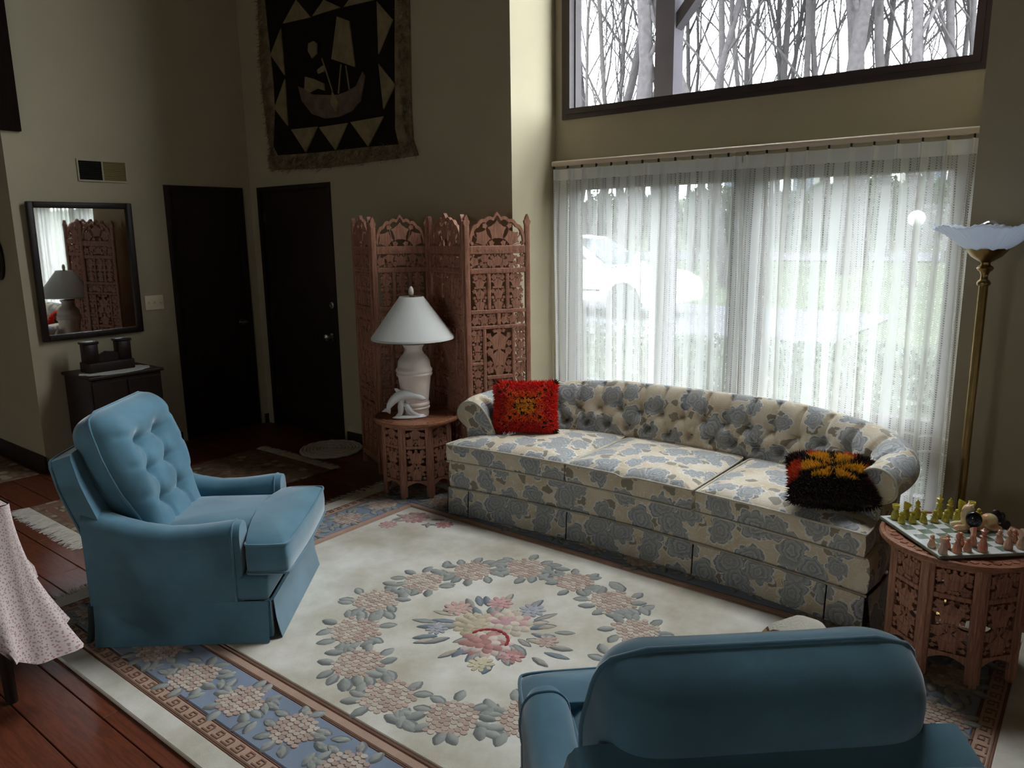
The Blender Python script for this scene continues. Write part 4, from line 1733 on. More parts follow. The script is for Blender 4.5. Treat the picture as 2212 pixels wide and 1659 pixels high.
def screen_panel(a, c, w):
    """a, c: plan ends; the panel's parts hang under one part"""
    d = (c - a)
    ang = math.atan2(d.y, d.x)
    L = d.length
    iw = L / 2 - .016
    fr = MB()
    for sx in (-1, 1):
        x = sx * (L / 2 - .016)
        carved_bar(fr, x - .016, x + .016, .03, 1.70, .014)
        fr.prism([(x - .016, 1.70), (x - .020, 1.715), (x - .020, 1.725), (x - .012, 1.732), (x - .012, 1.742), (x, 1.765), (x + .012, 1.742), (x + .012, 1.732), (x + .020, 1.725), (x + .020, 1.715), (x + .016, 1.70)],
                 -.013, .013, axes(Vector((0, 0, 0)), Vector((1, 0, 0)), Vector((0, 0, 1)), Vector((0, -1, 0))))
    u = iw - .016
    bars = [(-u, u, 1.525, 1.575, True), (-u, u, 1.405, 1.437, True), (-u, u, 1.155, 1.18, True), (-u, u, 1.058, 1.08, True), (-u, u, .60, .632, True), (-u, u, .50, .52, True), (-u, u, .10, .14, True)]
    for q in bars:
        carved_bar(fr, q[0], q[1], q[2], q[3], .012, q[4])
    W = 2 * u
    for sx in (-1, 1):
        carved_bar(fr, sx * W / 6 - .012, sx * W / 6 + .012, 1.18, 1.405, .011)
    carved_bar(fr, -.012, .012, 1.08, 1.155, .011)
    cw = W * .235
    for sx in (-1, 1):
        carved_bar(fr, sx * (u - cw) - .011, sx * (u - cw) + .011, .632, 1.058, .011)
    carved_bar(fr, -u, -u + cw - .011, .83, .85, .011)
    carved_bar(fr, u - cw + .011, u, .84, .862, .011)
    carved_bar(fr, -u + cw + .011, u - cw - .011, .735, .76, .011)
    carved_bar(fr, -.012, .012, .52, .60, .011)
    for sx in (-1, 1):
        carved_bar(fr, sx * W / 6 - .012, sx * W / 6 + .012, .14, .50, .011)
    p = fr.build('screen_panel', 'rosewood', screen, 30)
    m_ = (a + c) / 2
    p.location = (m_.x - so_.x, m_.y - so_.y, 0)
    p.rotation_euler = (0, 0, ang)
    fret(p, 0, 1.481, W, .088, 3)
    for sx in (-1, 0, 1):
        fret(p, sx * W / 3 - sx * .002, 1.2925, W / 3 - .028, .225, 5)
    for sx in (-1, 1):
        fret(p, sx * W / 4 + sx * .004, 1.1175, W / 2 - .018, .075, 6)
    bw = 2 * (u - cw) - .026
    fret(p, 0, .909, bw, .298, 8)
    fret(p, 0, .683, bw, .102, 9)
    fret(p, -u + cw / 2 - .005, .954, cw - .012, .208, 10)
    fret(p, -u + cw / 2 - .005, .731, cw - .012, .198, 10)
    fret(p, u - cw / 2 + .005, .96, cw - .012, .196, 10)
    fret(p, u - cw / 2 + .005, .736, cw - .012, .208, 10)
    for sx in (-1, 1):
        fret(p, sx * W / 4 + sx * .004, .56, W / 2 - .018, .08, 6)
    for sx in (-1, 0, 1):
        fret(p, sx * W / 3 - sx * .002, .32, W / 3 - .028, .36, 12)
    # scalloped crest with leaves
    cr = MB()
    MX_ = axes(Vector((0, 0, 0)), Vector((1, 0, 0)), Vector((0, 0, 1)), Vector((0, -1, 0)))
    rim_o, rim_i = [], []
    n = 60
    for k in range(n + 1):
        x = -u + 2 * u * k / n
        q = abs(x) / u
        zt = 1.60 + .145 * math.sqrt(max(0, 1 - q ** 2.2)) + .012 * abs(math.sin(PI * (1 - q) * 3.5)) + .022 * max(0, 1 - q * 7)
        rim_o.append((x, zt))
        rim_i.append((x * .93, zt - .020))
    for k in range(n):
        a_, b_, c_, d_ = rim_o[k], rim_o[k + 1], rim_i[k + 1], rim_i[k]
        cr.prism([d_, c_, b_, a_], -.011, .011, MX_)
    rnd = random.Random(4)
    lv = [(0, 1.665, .058)]
    for r in (.05, .036, .026, .018, .012):
        for _ in range(120):
            x, z = rnd.uniform(.01, u * .93), rnd.uniform(1.575, 1.74)
            q = x / u
            zt = 1.60 + .145 * math.sqrt(max(0, 1 - q ** 2.2)) - .012
            if z + r * .85 < zt and z - r * .85 > 1.572 and x > r * .9 and x + r < u and all(math.hypot(x - a_, z - b_) > (r + c_) * .92 for a_, b_, c_ in lv):
                lv += [(x, z, r), (-x, z, r)]
    for k, (x, z, r) in enumerate(lv):
        cr.prism([(x + a_, z + b_) for a_, b_ in leaf_poly(r * 1.04, 5, PI / 2 + x * 4)], -.007 - .001 * (k % 3), .007 + .001 * (k % 3), MX_)
        if k:
            cr.box((0, 0, 0), (math.hypot(x * .4, z - 1.575), .004, .009), MX_ @ T(x * .8, (z + 1.575) / 2, 0, rz=math.atan2(z - 1.575, x * .4)))
    cr.build('crest', 'rosewood', p, 30)
    return p


for k in range(4):
    screen_panel(J[k], J[k + 1], None)


# ------------------------------------------------------------------ octagonal side tables
def side_table(loc, rz, label, ztop=.50, R=.275):
    e = empty('octagonal_side_table', loc, rz)
    tag(e, label, 'side table', 'pair of carved octagonal side tables')
    prof = [(0, ztop - .026), (R - .02, ztop - .026), (R - .004, ztop - .020), (R, ztop - .010), (R - .003, ztop), (R - .016, ztop + .002), (R - .022, ztop - .004), (R - .07, ztop - .004), (R - .073, ztop - .007), (0, ztop - .007)]
    top = MB().lathe(prof, 64).build('table_top', 'rosewood_top', e, 40)
    rc = MB()
    for k in range(40):
        a = 2 * PI * k / 40
        rr = R - .046
        rc.prism(leaf_poly(.015, 5, a), -.0035, .0025, T(rr * math.cos(a), rr * math.sin(a), ztop - .004))
    for k in range(9):
        a = 2 * PI * k / 9
        rc.prism(leaf_poly(.026, 5, a), -.001, .0025, T(.10 * math.cos(a), .10 * math.sin(a), ztop - .007))
    rc.prism(leaf_poly(.05, 6, 0), -.001, .0025, T(0, 0, ztop - .007))
    tag(rc.build('carved_ring', 'rosewood_top', top), kind='stuff')
    ro = .225
    sw = 2 * ro * math.sin(PI / 8)
    ap = ro * math.cos(PI / 8)
    zt = ztop - .027
    for k in range(8):
        a = 2 * PI * (k + .5) / 8
        fr = MB()
        w = sw / 2
        carved_bar(fr, -w + .003, -w + .026, .0 + .012, zt, .009, False)
        carved_bar(fr, w - .026, w - .003, .0 + .012, zt, .009, False)
        carved_bar(fr, -w + .026, w - .026, zt - .022, zt, .009, False)
        carved_bar(fr, -w + .026, w - .026, .325, .345, .009, False)
        # arched apron
        arc = [(-w + .026, .105), (-w + .026, .085)] + [(-w + .026 + (2 * w - .052) * q / 8, .085 + .022 * math.sin(PI * q / 8)) for q in range(1, 8)] + [(w - .026, .085), (w - .026, .12), (-w + .026, .12)]
        fr.prism(arc[1:], -.008, .008, axes(Vector((0, 0, 0)), Vector((1, 0, 0)), Vector((0, 0, 1)), Vector((0, -1, 0))))
        p = fr.build('side_panel', 'rosewood', e, 30)
        p.location = (ap * math.cos(a), ap * math.sin(a), 0)
        p.rotation_euler = (0, 0, a + PI / 2)
        iw = 2 * w - .054
        fret(p, 0, (.345 + zt - .022) / 2, iw, zt - .022 - .345, 21)
        fret(p, 0, (.12 + .325) / 2, iw, .205, 22)
    for k in range(8):
        a = 2 * PI * k / 8
        o = MB().rbox((0, 0, zt / 2), (.026, .026, zt), .003, 1).build('leg', 'rosewood', e)
        o.location = (ro * math.cos(a) * .985, ro * math.sin(a) * .985, 0)
        o.rotation_euler = (0, 0, a)
    return e


TL = Vector((-3.44, 3.34, RT))
TR = Vector((-.355, 3.145, RT))
side_table(TL, rad(20), 'carved octagonal rosewood table under the white lamp', .512 - RT)
side_table(TR, rad(28), 'carved octagonal rosewood table under the chessboard', .505 - RT)

# ------------------------------------------------------------------ table lamp
lamp = empty('table_lamp', (TL.x - .005, TL.y + .0, .509))
tag(lamp, 'cream urn table lamp with a wide white cone shade', 'table lamp')
urn = [(0, 0), (.082, 0), (.085, .012), (.083, .035), (.089, .042), (.093, .052), (.087, .060), (.093, .069), (.091, .08), (.085, .086), (.090, .13), (.098, .19), (.104, .232), (.113, .240), (.116, .25), (.110, .258),
       (.116, .266), (.116, .276), (.107, .284), (.103, .30), (.099, .325), (.084, .348), (.066, .365), (.056, .382), (.056, .395), (.066, .412), (.070, .420), (.066, .424), (.0, .424)]
lamp.scale = (1.0, 1.0, 1.10)
MB().lathe(urn, 40).build('urn_body', 'ceramic', lamp, 50)
MB().lathe([(0, .42), (.018, .42), (.018, .45), (.012, .452), (.012, .72), (.0, .72)], 14).build('stem', 'brass', lamp, 50)
MB().lathe([(.258, .452), (.262, .452), (.262, .462), (.259, .466), (.078, .688), (.075, .692), (.071, .692), (.074, .684), (.255, .463), (.258, .452)], 64).build('lamp_shade', 'shade', lamp, 50)
b = MB()
for k in range(3):
    a = 2 * PI * k / 3
    b.tube([(0, 0, .683), (.074 * math.cos(a), .074 * math.sin(a), .686)], .0025, 6)
b.build('spider', 'brass', lamp)
MB().lathe([(0, .685), (.012, .688), (.011, .70), (.016, .706), (.017, .722), (.013, .738), (.006, .748), (0, .75)], 14).build('finial', 'ceramic', lamp, 50)

# ------------------------------------------------------------------ dolphin ornament
dp = atz(876, 903, .509)
vd = Vector((dp.x, dp.y, 0)).normalized()
dr = Vector((vd.y, -vd.x, 0))
if dr.dot(rt) < 0:
    dr = -dr
dol = empty('dolphin_figurine', (dp.x, dp.y, .509))
tag(dol, 'white porcelain leaping dolphin ornament in front of the lamp', 'figurine')
SCL = .00275 / 5.53 * 1.02


def dz(zx, zy, dep=0.0):
    """ornament's own plane: across, up and towards the viewer, in metres"""
    return dr * ((zx - 530) * SCL) + Vector((0, 0, (1588 - zy) * SCL)) - vd * dep


db = MB()
body = catmull([dz(318, 1470), dz(345, 1410), dz(400, 1345), dz(480, 1300), dz(580, 1295), dz(680, 1315), dz(745, 1345), dz(790, 1352)], 6)
rs = []
for k in range(len(body)):
    f = k / (len(body) - 1)
    rs.append((.007 + .026 * math.sin(PI * min(1, f * 1.02)) ** .8) * (1 if f < .86 else 1 - 2.8 * (f - .86)))
db.tube(body, [max(.003, r) for r in rs], 12, flat=1.0)
db.build('dolphin_body', 'white_glaze', dol, 180)


def flat_fin(pts, th, nm='fin'):
    P_ = [dz(*q) for q in pts]
    n = len(P_)
    c = sum(P_, Vector()) / n
    vs = P_ + [c - vd * th, c + vd * th]
    MB().add(vs, [(k, (k + 1) % n, n) for k in range(n)] + [((k + 1) % n, k, n + 1) for k in range(n)]).build(nm, 'white_glaze', dol, 60)


flat_fin([(540, 1290), (490, 1235), (440, 1205), (405, 1205), (425, 1250), (435, 1290), (460, 1330)], .010)
flat_fin([(322, 1435), (355, 1470), (345, 1530), (300, 1500), (235, 1495), (280, 1460)], .009, 'tail_fluke')
flat_fin([(620, 1340), (600, 1400), (560, 1450), (545, 1420), (570, 1360)], .007)
flat_fin([(690, 1345), (725, 1400), (700, 1385), (660, 1375)], .006)
b = MB()
w1_ = catmull([dz(420, 1570), dz(470, 1520), dz(480, 1440), dz(490, 1370), dz(530, 1330)], 6)
b.tube(w1_, [.010, .012, .013, .014, .015, .016, .017, .018, .019, .02, .021, .022, .022, .022, .021, .02, .019, .018, .017, .016, .015, .014, .012, .01, .008][:len(w1_)], 10)
w2_ = catmull([dz(520, 1440), dz(545, 1430), dz(600, 1500), dz(680, 1560), dz(770, 1580)], 6)
b.tube(w2_, [.012 + .014 * math.sin(PI * k / (len(w2_) - 1)) for k in range(len(w2_))], 10)
b.build('wave', 'white_glaze', dol, 180)
b = MB()
o = [dr * (.104 * math.cos(2 * PI * k / 24)) + vd * (.032 * math.sin(2 * PI * k / 24)) for k in range(24)]
b.cushion([(q.x + dr.x * .025, q.y + dr.y * .025) for q in o], 0, .012, .008, r=.006)
b.build('wave_base', 'white_glaze', dol, 60)

# ------------------------------------------------------------------ torchiere floor lamp
fp = aty(2118, 640, 3.6)
fl = empty('torchiere_floor_lamp', (fp.x + .006, 3.6, 0))
tag(fl, 'brass torchiere floor lamp with a ruffled white glass bowl', 'floor lamp')
MB().lathe([(0, 0), (.14, 0), (.145, .012), (.13, .025), (.06, .04), (.03, .06), (.0, .06)], 36).build('base', 'brass', fl, 50)
MB().lathe([(.0155, .05), (.0155, 1.42), (.0, 1.42)], 20, fn=lambda r, z, a, i: (r * (1 + .14 * math.cos(8 * a)), z)).build('pole', 'brass', fl, 60)
MB().lathe([(0, 1.415), (.022, 1.415), (.026, 1.424), (.022, 1.434), (.014, 1.44), (.013, 1.455), (.018, 1.47), (.026, 1.476), (.031, 1.484), (.026, 1.492), (.017, 1.498), (.018, 1.51), (0, 1.51)], 28).build('collar', 'brass', fl, 50)
MB().lathe([(.014, 1.505), (.03, 1.515), (.055, 1.532), (.068, 1.552), (.076, 1.562), (.070, 1.562), (.05, 1.542), (.0, 1.53)], 48, fn=lambda r, z, a, i: (r * (1 + .06 * abs(math.cos(4 * a)) * (1 if i in (3, 4, 5) else .3)), z + (.006 * math.cos(8 * a) if i in (4, 5) else 0))).build('leaf_cup', 'brass', fl, 50)


def ruf(r, z, a, i):
    q = max(0, (r - .06) / .14)
    return r * (1 + .012 * math.cos(48 * a) * q), z + .007 * math.cos(8 * a) * q ** 2 + .0025 * math.cos(48 * a) * q


MB().lathe([(.045, 1.553), (.075, 1.560), (.105, 1.580), (.130, 1.603), (.158, 1.624), (.185, 1.640), (.200, 1.648), (.199, 1.651), (.183, 1.644), (.156, 1.628), (.128, 1.608), (.103, 1.586), (.074, 1.566), (.045, 1.559)], 192, fn=ruf).build('glass_bowl', 'milk_glass', fl, 180)
MB().ell((0, 0, 1.628), (.040, .040, .046), 20, 14).build('light_bulb', 'bulb', fl, 180)


# ------------------------------------------------------------------ shag pillows
def shag_pillow(name, label, M, w, h, th, colfn, seed, n=7000, L=.026):
    e = bpy.data.objects.new(name, None)
    COL.objects.link(e)
    e.matrix_world = M
    tag(e, label, 'pillow')
    rnd = random.Random(seed)

    def surf(u, v, sg):
        k = 1 - .07 * (1 - abs(u) ** 2) * abs(v) ** 3
        k2 = 1 - .07 * (1 - abs(v) ** 2) * abs(u) ** 3
        z = th * (max(0, 1 - abs(u) ** 3.2) * max(0, 1 - abs(v) ** 3.2)) ** .55
        return Vector((u * w / 2 * k2, v * h / 2 * k, sg * z))
    b = MB()
    N = 18
    for sg in (1, -1):
        P_ = [[surf(-1 + 2 * i / N, -1 + 2 * j / N, sg) for j in range(N + 1)] for i in range(N + 1)]
        b.c = colfn(2, 2)
        b.grid(P_, flip=sg < 0)
    b.build('cover', 'attr_shag', e, 180)
    s_ = MB()
    for k in range(n):
        u, v = rnd.uniform(-1, 1), rnd.uniform(-1, 1)
        sg = 1 if rnd.random() < .8 else -1
        p = surf(u, v, sg)
        du = (surf(min(1, u + .03), v, sg) - surf(max(-1, u - .03), v, sg))
        dv = (surf(u, min(1, v + .03), sg) - surf(u, max(-1, v - .03), sg))
        nn = du.cross(dv) * sg
        if nn.length < 1e-9:
            continue
        nn.normalize()
        if max(abs(u), abs(v)) > .93:
            nn = (nn * .4 + Vector((u, v, 0)).normalized() * .8).normalized()
        d = (nn + Vector((rnd.gauss(0, .45), rnd.gauss(0, .45), rnd.gauss(0, .2)))).normalized()
        l = L * rnd.uniform(.6, 1.1)
        o = d.orthogonal().normalized() * .0042
        o2 = d.cross(o)
        c = colfn(u, v) if sg > 0 else colfn(2, 2)
        q = rnd.uniform(.88, 1.35)
        s_.c = tuple(x * q for x in c)
        s_.add([p + o, p - o * .5 + o2 * .87, p - o * .5 - o2 * .87, p + d * l], [(0, 1, 3), (1, 2, 3), (2, 0, 3)])
    f = s_.build('shag_pile', 'attr_shag', e)
    f['kind'] = 'stuff'
    return e


def col_red(u, v):
    if abs(u) > 1.5:
        return C(60, 44, 26)
    r = math.hypot(u, v)
    for cx, cy in ((.45, .45), (.62, .62), (.28, .30), (.78, .55), (.55, .8), (.3, .05), (.07, .3), (.12, .12)):
        for sx in (-1, 1):
            for sy in (-1, 1):
                if math.hypot(u - sx * cx, v - sy * cy) < .05:
                    return C(58, 40, 26)
    if abs(u) > .86 and abs(v) > .86:
        return C(60, 52, 30)
    dg = abs(abs(u) - abs(v))
    if r < .34:
        return C(240, 170, 40)
    if dg < .22 and r < 1.0:
        return C(238, 112, 40) if r < .75 else C(228, 76, 40)
    if r < .6:
        return C(234, 96, 40)
    return C(214, 48, 36)


def col_brown(u, v):
    if abs(u) > 1.5:
        return C(44, 30, 22)
    a = math.atan2(v, u)
    r = math.hypot(u, v)
    lobe = abs(math.cos(2 * a + PI / 2))
    k = int((a + PI) / (PI / 4))
    if v > -.5 and r > .10:
        q = abs(math.sin(3.0 * (a - .52)))
        lim = .30 + .68 * q
        if q > .42 and r < lim:
            return C(224, 178, 46) if r < .72 else C(196, 78, 34)
        if abs(u) > .74 and v < .35:
            return C(190, 70, 32)
    return C(46, 30, 22)


p1 = atz(1134, 938, .478)
view = Vector((p1.x, p1.y, 0)).normalized()
xr = Vector((view.y, -view.x, 0))
if xr.dot(rt) < 0:
    xr = -xr
xr = (Matrix.Rotation(rad(-4), 3, 'Z') @ xr)
back_ = Vector((-xr.y, xr.x, 0))
if back_.dot(view) < 0:
    back_ = -back_
upn = (Vector((0, 0, 1)) * math.cos(rad(20)) + back_ * math.sin(rad(20))).normalized()
nrm = xr.cross(upn)
PWd = .385
c1 = p1 + upn * (.305 / 2 + .006) + back_ * .015
shag_pillow('shag_pillow', 'red and orange shag pillow with a yellow starburst on the sofa left end', axes(c1, xr, upn, nrm), PWd, .31, .065, col_red, 5)
p2 = atz(1797, 1098, .49)
view = Vector((p2.x, p2.y, 0)).normalized()
xr = Vector((view.y, -view.x, 0))
if xr.dot(rt) < 0:
    xr = -xr
xr = (Matrix.Rotation(rad(6), 3, 'Z') @ xr)
back_ = Vector((-xr.y, xr.x, 0))
if back_.dot(view) < 0:
    back_ = -back_
upn = (Vector((0, 0, 1)) * math.cos(rad(67)) + back_ * math.sin(rad(67))).normalized()
nrm = xr.cross(upn)
c2 = p2 + upn * .115 + Vector((0, 0, .042))
shag_pillow('shag_pillow', 'dark brown shag pillow with yellow petals on the sofa right end', axes(c2, xr, upn, nrm), .35, .275, .075, col_brown, 6, 7500, .03)


# ------------------------------------------------------------------ chessboard and pieces
BZ = .507
A, B_ = Vector((-.641, 3.165)) * 1.01, Vector((-.379, 2.873)) * 1.01
A, B_ = Vector((atz(1900, 1114, BZ + .012).x, atz(1900, 1114, BZ + .012).y)), Vector((atz(2030, 1202, BZ + .012).x, atz(2030, 1202, BZ + .012).y))
eb = (B_ - A)
BS = eb.length
eb.normalize()
ea = Vector((-eb.y, eb.x))        # along the files, away to the right
bc_ = A + eb * BS / 2 + ea * BS / 2
board = empty('chessboard', (bc_.x, bc_.y, BZ), math.atan2(ea.y, ea.x))
tag(board, 'white and green marble chessboard on the right side table', 'chessboard')
MT['marble_w'] = mat('white_marble', C(222, 222, 218), 0.12, 0.5, var=0.06, vs=18)
MT['marble_g'] = mat('green_marble', C(122, 134, 116), 0.12, 0.5, var=0.2, vs=25)
MB().rbox((0, 0, .006), (BS, BS, .012), .002, 1).build('slab', 'marble_g', board)
b = MB()
e_ = BS / 2
for q in ((-e_ + .002, e_ - .002, -e_ + .002, -e_ + .018), (-e_ + .002, e_ - .002, e_ - .018, e_ - .002), (-e_ + .002, -e_ + .018, -e_ + .018, e_ - .018), (e_ - .018, e_ - .002, -e_ + .018, e_ - .018)):
    b.bb(q[0], q[1], q[2], q[3], .010, .0125)
b.build('border', 'marble_w', board)
SQ = (BS - .036) / 8
sqm = {}
for i in range(8):
    for j in range(8):
        k = (i + j) % 2
        if k not in sqm:
            o = MB().box((0, 0, .0112), (SQ - .0004, SQ - .0004, .0026)).build('tile', 'marble_w' if k == 0 else 'marble_g', board)
            sqm[k] = o
        else:
            o = sqm[k].copy()
            COL.objects.link(o)
            o.parent = board
        o.location = (-e_ + .018 + SQ * (i + .5), -e_ + .018 + SQ * (j + .5), 0)

t = NT('yellow_onyx')
t.put(t.bsdf.inputs['Base Color'], t.mix(t.ramp(t.noise(t.coord(), 40, 3), .35, .65), C(170, 158, 52), C(206, 190, 84)))
t.set(Roughness=0.22)
t.bsdf.inputs['Subsurface Weight'].default_value = 0.35
t.bsdf.inputs['Subsurface Scale'].default_value = 0.02
t.bsdf.inputs['Subsurface Radius'].default_value = (1, .8, .3)
MT['onyx_y'] = t.m
t = NT('pink_onyx')
oi = t.new('ObjectInfo')
f = t.math('ADD', t.math('MULTIPLY', t.noise(t.coord(), 30, 3), .6), t.math('MULTIPLY', oi.outputs['Random'], .5))
t.put(t.bsdf.inputs['Base Color'], t.mix(t.ramp(f, .3, .8), C(214, 188, 160), C(198, 128, 100)))
t.set(Roughness=0.22)
t.bsdf.inputs['Subsurface Weight'].default_value = 0.3
t.bsdf.inputs['Subsurface Scale'].default_value = 0.02
MT['onyx_p'] = t.m


def piece_mesh(kind):
    b = MB()
    if kind == 'pawn':
        b.lathe([(0, 0), (.0125, 0), (.0145, .004), (.0135, .012), (.008, .026), (.006, .030), (.0115, .031), (.0115, .0335), (.0055, .0345), (.0075, .039), (.0075, .044), (.004, .048), (0, .049)], 16)
    elif kind == 'rook':
        b.lathe([(0, 0), (.0135, 0), (.0155, .005), (.0145, .02), (.009, .036), (.008, .040), (.0125, .046), (.0135, .056), (.0135, .060), (.010, .060), (.010, .056), (0, .056)], 16)
    elif kind == 'knight':
        b.lathe([(0, 0), (.0135, 0), (.0155, .005), (.014, .02), (.008, .036), (.006, .040), (0, .040)], 16)
        b.prism([(-.008, .036), (.007, .036), (.008, .046), (.018, .052), (.018, .058), (.006, .066), (-.006, .072), (-.010, .062)], -.006, .006, axes(Vector((0, 0, 0)), Vector((1, 0, 0)), Vector((0, 0, 1)), Vector((0, -1, 0))))
    elif kind == 'bishop':
        b.lathe([(0, 0), (.0135, 0), (.0155, .005), (.0145, .02), (.008, .040), (.006, .045), (.012, .047), (.012, .050), (.006, .052), (.009, .060), (.0075, .068), (.002, .074), (.003, .077), (0, .079)], 16)
    else:
        h = .088 if kind == 'king' else .082
        b.lathe([(0, 0), (.0145, 0), (.0165, .005), (.0155, .022), (.0085, .046), (.0065, .052), (.0135, .054), (.0135, .057), (.0065, .060), (.0085, .068), (.0125, h - .01), (.008, h - .008), (.004, h - .004), (0, h)], 16)
        if kind == 'king':
            b.box((0, 0, h + .004), (.003, .003, .014))
            b.box((0, 0, h + .005), (.009, .003, .003))
    return b


PM = {}


def piece(kind, colr, pos, label, rz=0.0):
    k = (kind, colr)
    if k not in PM:
        o = piece_mesh(kind).build('chess_' + kind, 'onyx_y' if colr == 'y' else 'onyx_p', smooth=45)
        PM[k] = o
    else:
        o = PM[k].copy()
        COL.objects.link(o)
    o.location = (pos[0], pos[1], BZ + .0126)
    o.rotation_euler = (0, 0, rz)
    tag(o, label, 'chess piece', 'yellow stone chess pieces' if colr == 'y' else 'pink stone chess pieces')
    return o


def square(i, j):
    """file i along the far edge, rank j from the far edge"""
    q = A + ea * (.018 + SQ * (i + .5)) + eb * (.018 + SQ * (j + .5))
    return (q.x, q.y)


ORD = ['first', 'second', 'third', 'fourth', 'fifth', 'sixth', 'seventh', 'eighth']
for i, (k, lab) in enumerate((('rook', 'yellow-green stone rook at the left corner of the chessboard'), ('knight', 'yellow-green stone knight beside the left corner rook'), ('bishop', 'yellow-green stone bishop beside the left knight'),
                              (None, ''), ('king', 'tall yellow-green stone king in the back row'), ('bishop', 'yellow-green stone bishop right of the king'), ('knight', 'yellow-green stone knight in front of the lamp pole'), ('rook', 'yellow-green stone rook at the far corner of the chessboard'))):
    if k:
        piece(k, 'y', square(i, 0), lab, math.atan2(rt.y, rt.x) + .2)
for i in (0, 1, 2, 3, 4, 5, 7):
    piece('pawn', 'y', square(i, 1), 'yellow-green stone pawn, %s from the left of its row' % ORD[i if i < 6 else 6])
pk = [('rook', 2036, 1196, 'pale pink stone rook at the near corner of the chessboard'), ('bishop', 2067, 1194, 'peach stone bishop second in the near row'), ('pawn', 2089, 1190, 'pale stone pawn third in the near row'),
      ('king', 2122, 1191, 'tall rose stone king in the near row'), ('bishop', 2177, 1186, 'rose stone bishop right of the rose king'), ('knight', 2205, 1184, 'orange pink stone knight at the right of the near row'),
      ('pawn', 2012, 1182, 'pale pink stone pawn furthest left of the pink pieces'), ('pawn', 2044, 1183, 'peach stone pawn behind the near corner rook'), ('pawn', 2074, 1177, 'rose stone pawn left of the orange knight'),
      ('knight', 2100, 1178, 'orange stone knight facing the pale king'), ('pawn', 2158, 1172, 'dusky rose stone pawn near the stone animal'), ('pawn', 2190, 1171, 'dusky rose stone pawn furthest right')]
for k, u, v, lab in pk:
    q = atz(u, v, BZ + .0126)
    piece(k, 'p', (q.x, q.y), lab, random.uniform(0, 6))

# stone animal and black ornament on the board
t = NT('banded_onyx')
t.put(t.bsdf.inputs['Base Color'], t.mix(t.ramp(t.noise(t.coord(), 16, 3), .35, .62), C(226, 212, 170), C(208, 146, 84)))
t.set(Roughness=0.12)
t.bsdf.inputs['Subsurface Weight'].default_value = 0.25
t.bsdf.inputs['Subsurface Scale'].default_value = 0.02
MT['onyx_a'] = t.m
q = atz(2105, 1143, BZ + .0126)
R3 = Matrix.Rotation(math.atan2(rt.y, rt.x), 3, 'Z')
vb = MB()
for c, r in (((.0, .0, .030), (.05, .034, .028)), ((.055, .005, .034), (.032, .028, .026)), ((-.028, .005, .052), (.026, .024, .034)), ((-.030, .0, .082), (.022, .02, .018)), ((-.062, -.018, .014), (.034, .013, .013)),
             ((-.056, .020, .015), (.030, .013, .012)), ((.062, -.022, .012), (.030, .014, .012)), ((.085, .012, .018), (.024, .008, .007)), ((-.046, 0, .078), (.012, .010, .009)), ((-.022, .013, .098), (.007, .005, .008)), ((-.022, -.013, .098), (.007, .005, .008))):
    vb.ell(R3 @ Vector(c), r, 14, 10, R=R3)
an = remeshed(vb, .004, 4).build('stone_animal', 'onyx_a', smooth=180)
an.location = (q.x, q.y, BZ + .0126)
tag(an, 'polished cream and orange stone animal lying on the chessboard', 'figurine')
q = atz(2098, 1150, BZ + .0126)
bk_ = empty('black_stone_ornament', (q.x, q.y, BZ + .0126))
tag(bk_, 'glossy black stone ball ornament on a short stem in front of the stone animal', 'ornament')
MB().lathe([(0, 0), (.012, 0), (.012, .004), (.005, .012), (.006, .03), (0, .03)], 14).build('stem', 'black_stone', bk_, 50)
MB().ell((.004, 0, .052), (.028, .02, .031), 18, 12).build('ball', 'black_stone', bk_, 180)
# small dark carving at the back of the table
q = Vector((TR.x + .10, TR.y + .165, .503))
vb = MB()
for c, r in (((0, 0, .03), (.03, .016, .03)), ((-.012, 0, .068), (.016, .014, .016)), ((.03, 0, .02), (.02, .012, .02)), ((.012, 0, .055), (.014, .01, .018)), ((.0, 0, .006), (.038, .02, .008))):
    vb.ell(R3 @ Vector(c), r, 12, 8, R=R3)
o = remeshed(vb, .004, 2).build('dark_carving', 'dark_wood', smooth=180)
o.location = q
tag(o, 'small dark carved figure at the back rim of the chess table', 'figurine')

# ------------------------------------------------------------------ mirror, vent, switches, doors wall
mir = empty('wall_mirror', (XM + .010, 2.462, 1.425))
mir.rotation_euler = (0, rad(.85), rad(.9))
tag(mir, 'dark framed rectangular mirror above the small chest', 'mirror')
mw_, mh_ = .715, .965
b = MB()
for q in ((-mw_ / 2, -mw_ / 2 + .042, -mh_ / 2, mh_ / 2), (mw_ / 2 - .042, mw_ / 2, -mh_ / 2, mh_ / 2), (-mw_ / 2 + .042, mw_ / 2 - .042, -mh_ / 2, -mh_ / 2 + .042), (-mw_ / 2 + .042, mw_ / 2 - .042, mh_ / 2 - .042, mh_ / 2)):
    b.rbox((.018, (q[0] + q[1]) / 2, (q[2] + q[3]) / 2), (.034, q[1] - q[0], q[3] - q[2]), .006, 2)
b.build('frame', 'dark_wood', mir, 50)
MB().bb(.008, .014, -mw_ / 2 + .036, mw_ / 2 - .036, -mh_ / 2 + .036, mh_ / 2 - .036).build('mirror_glass', 'mirror', mir)

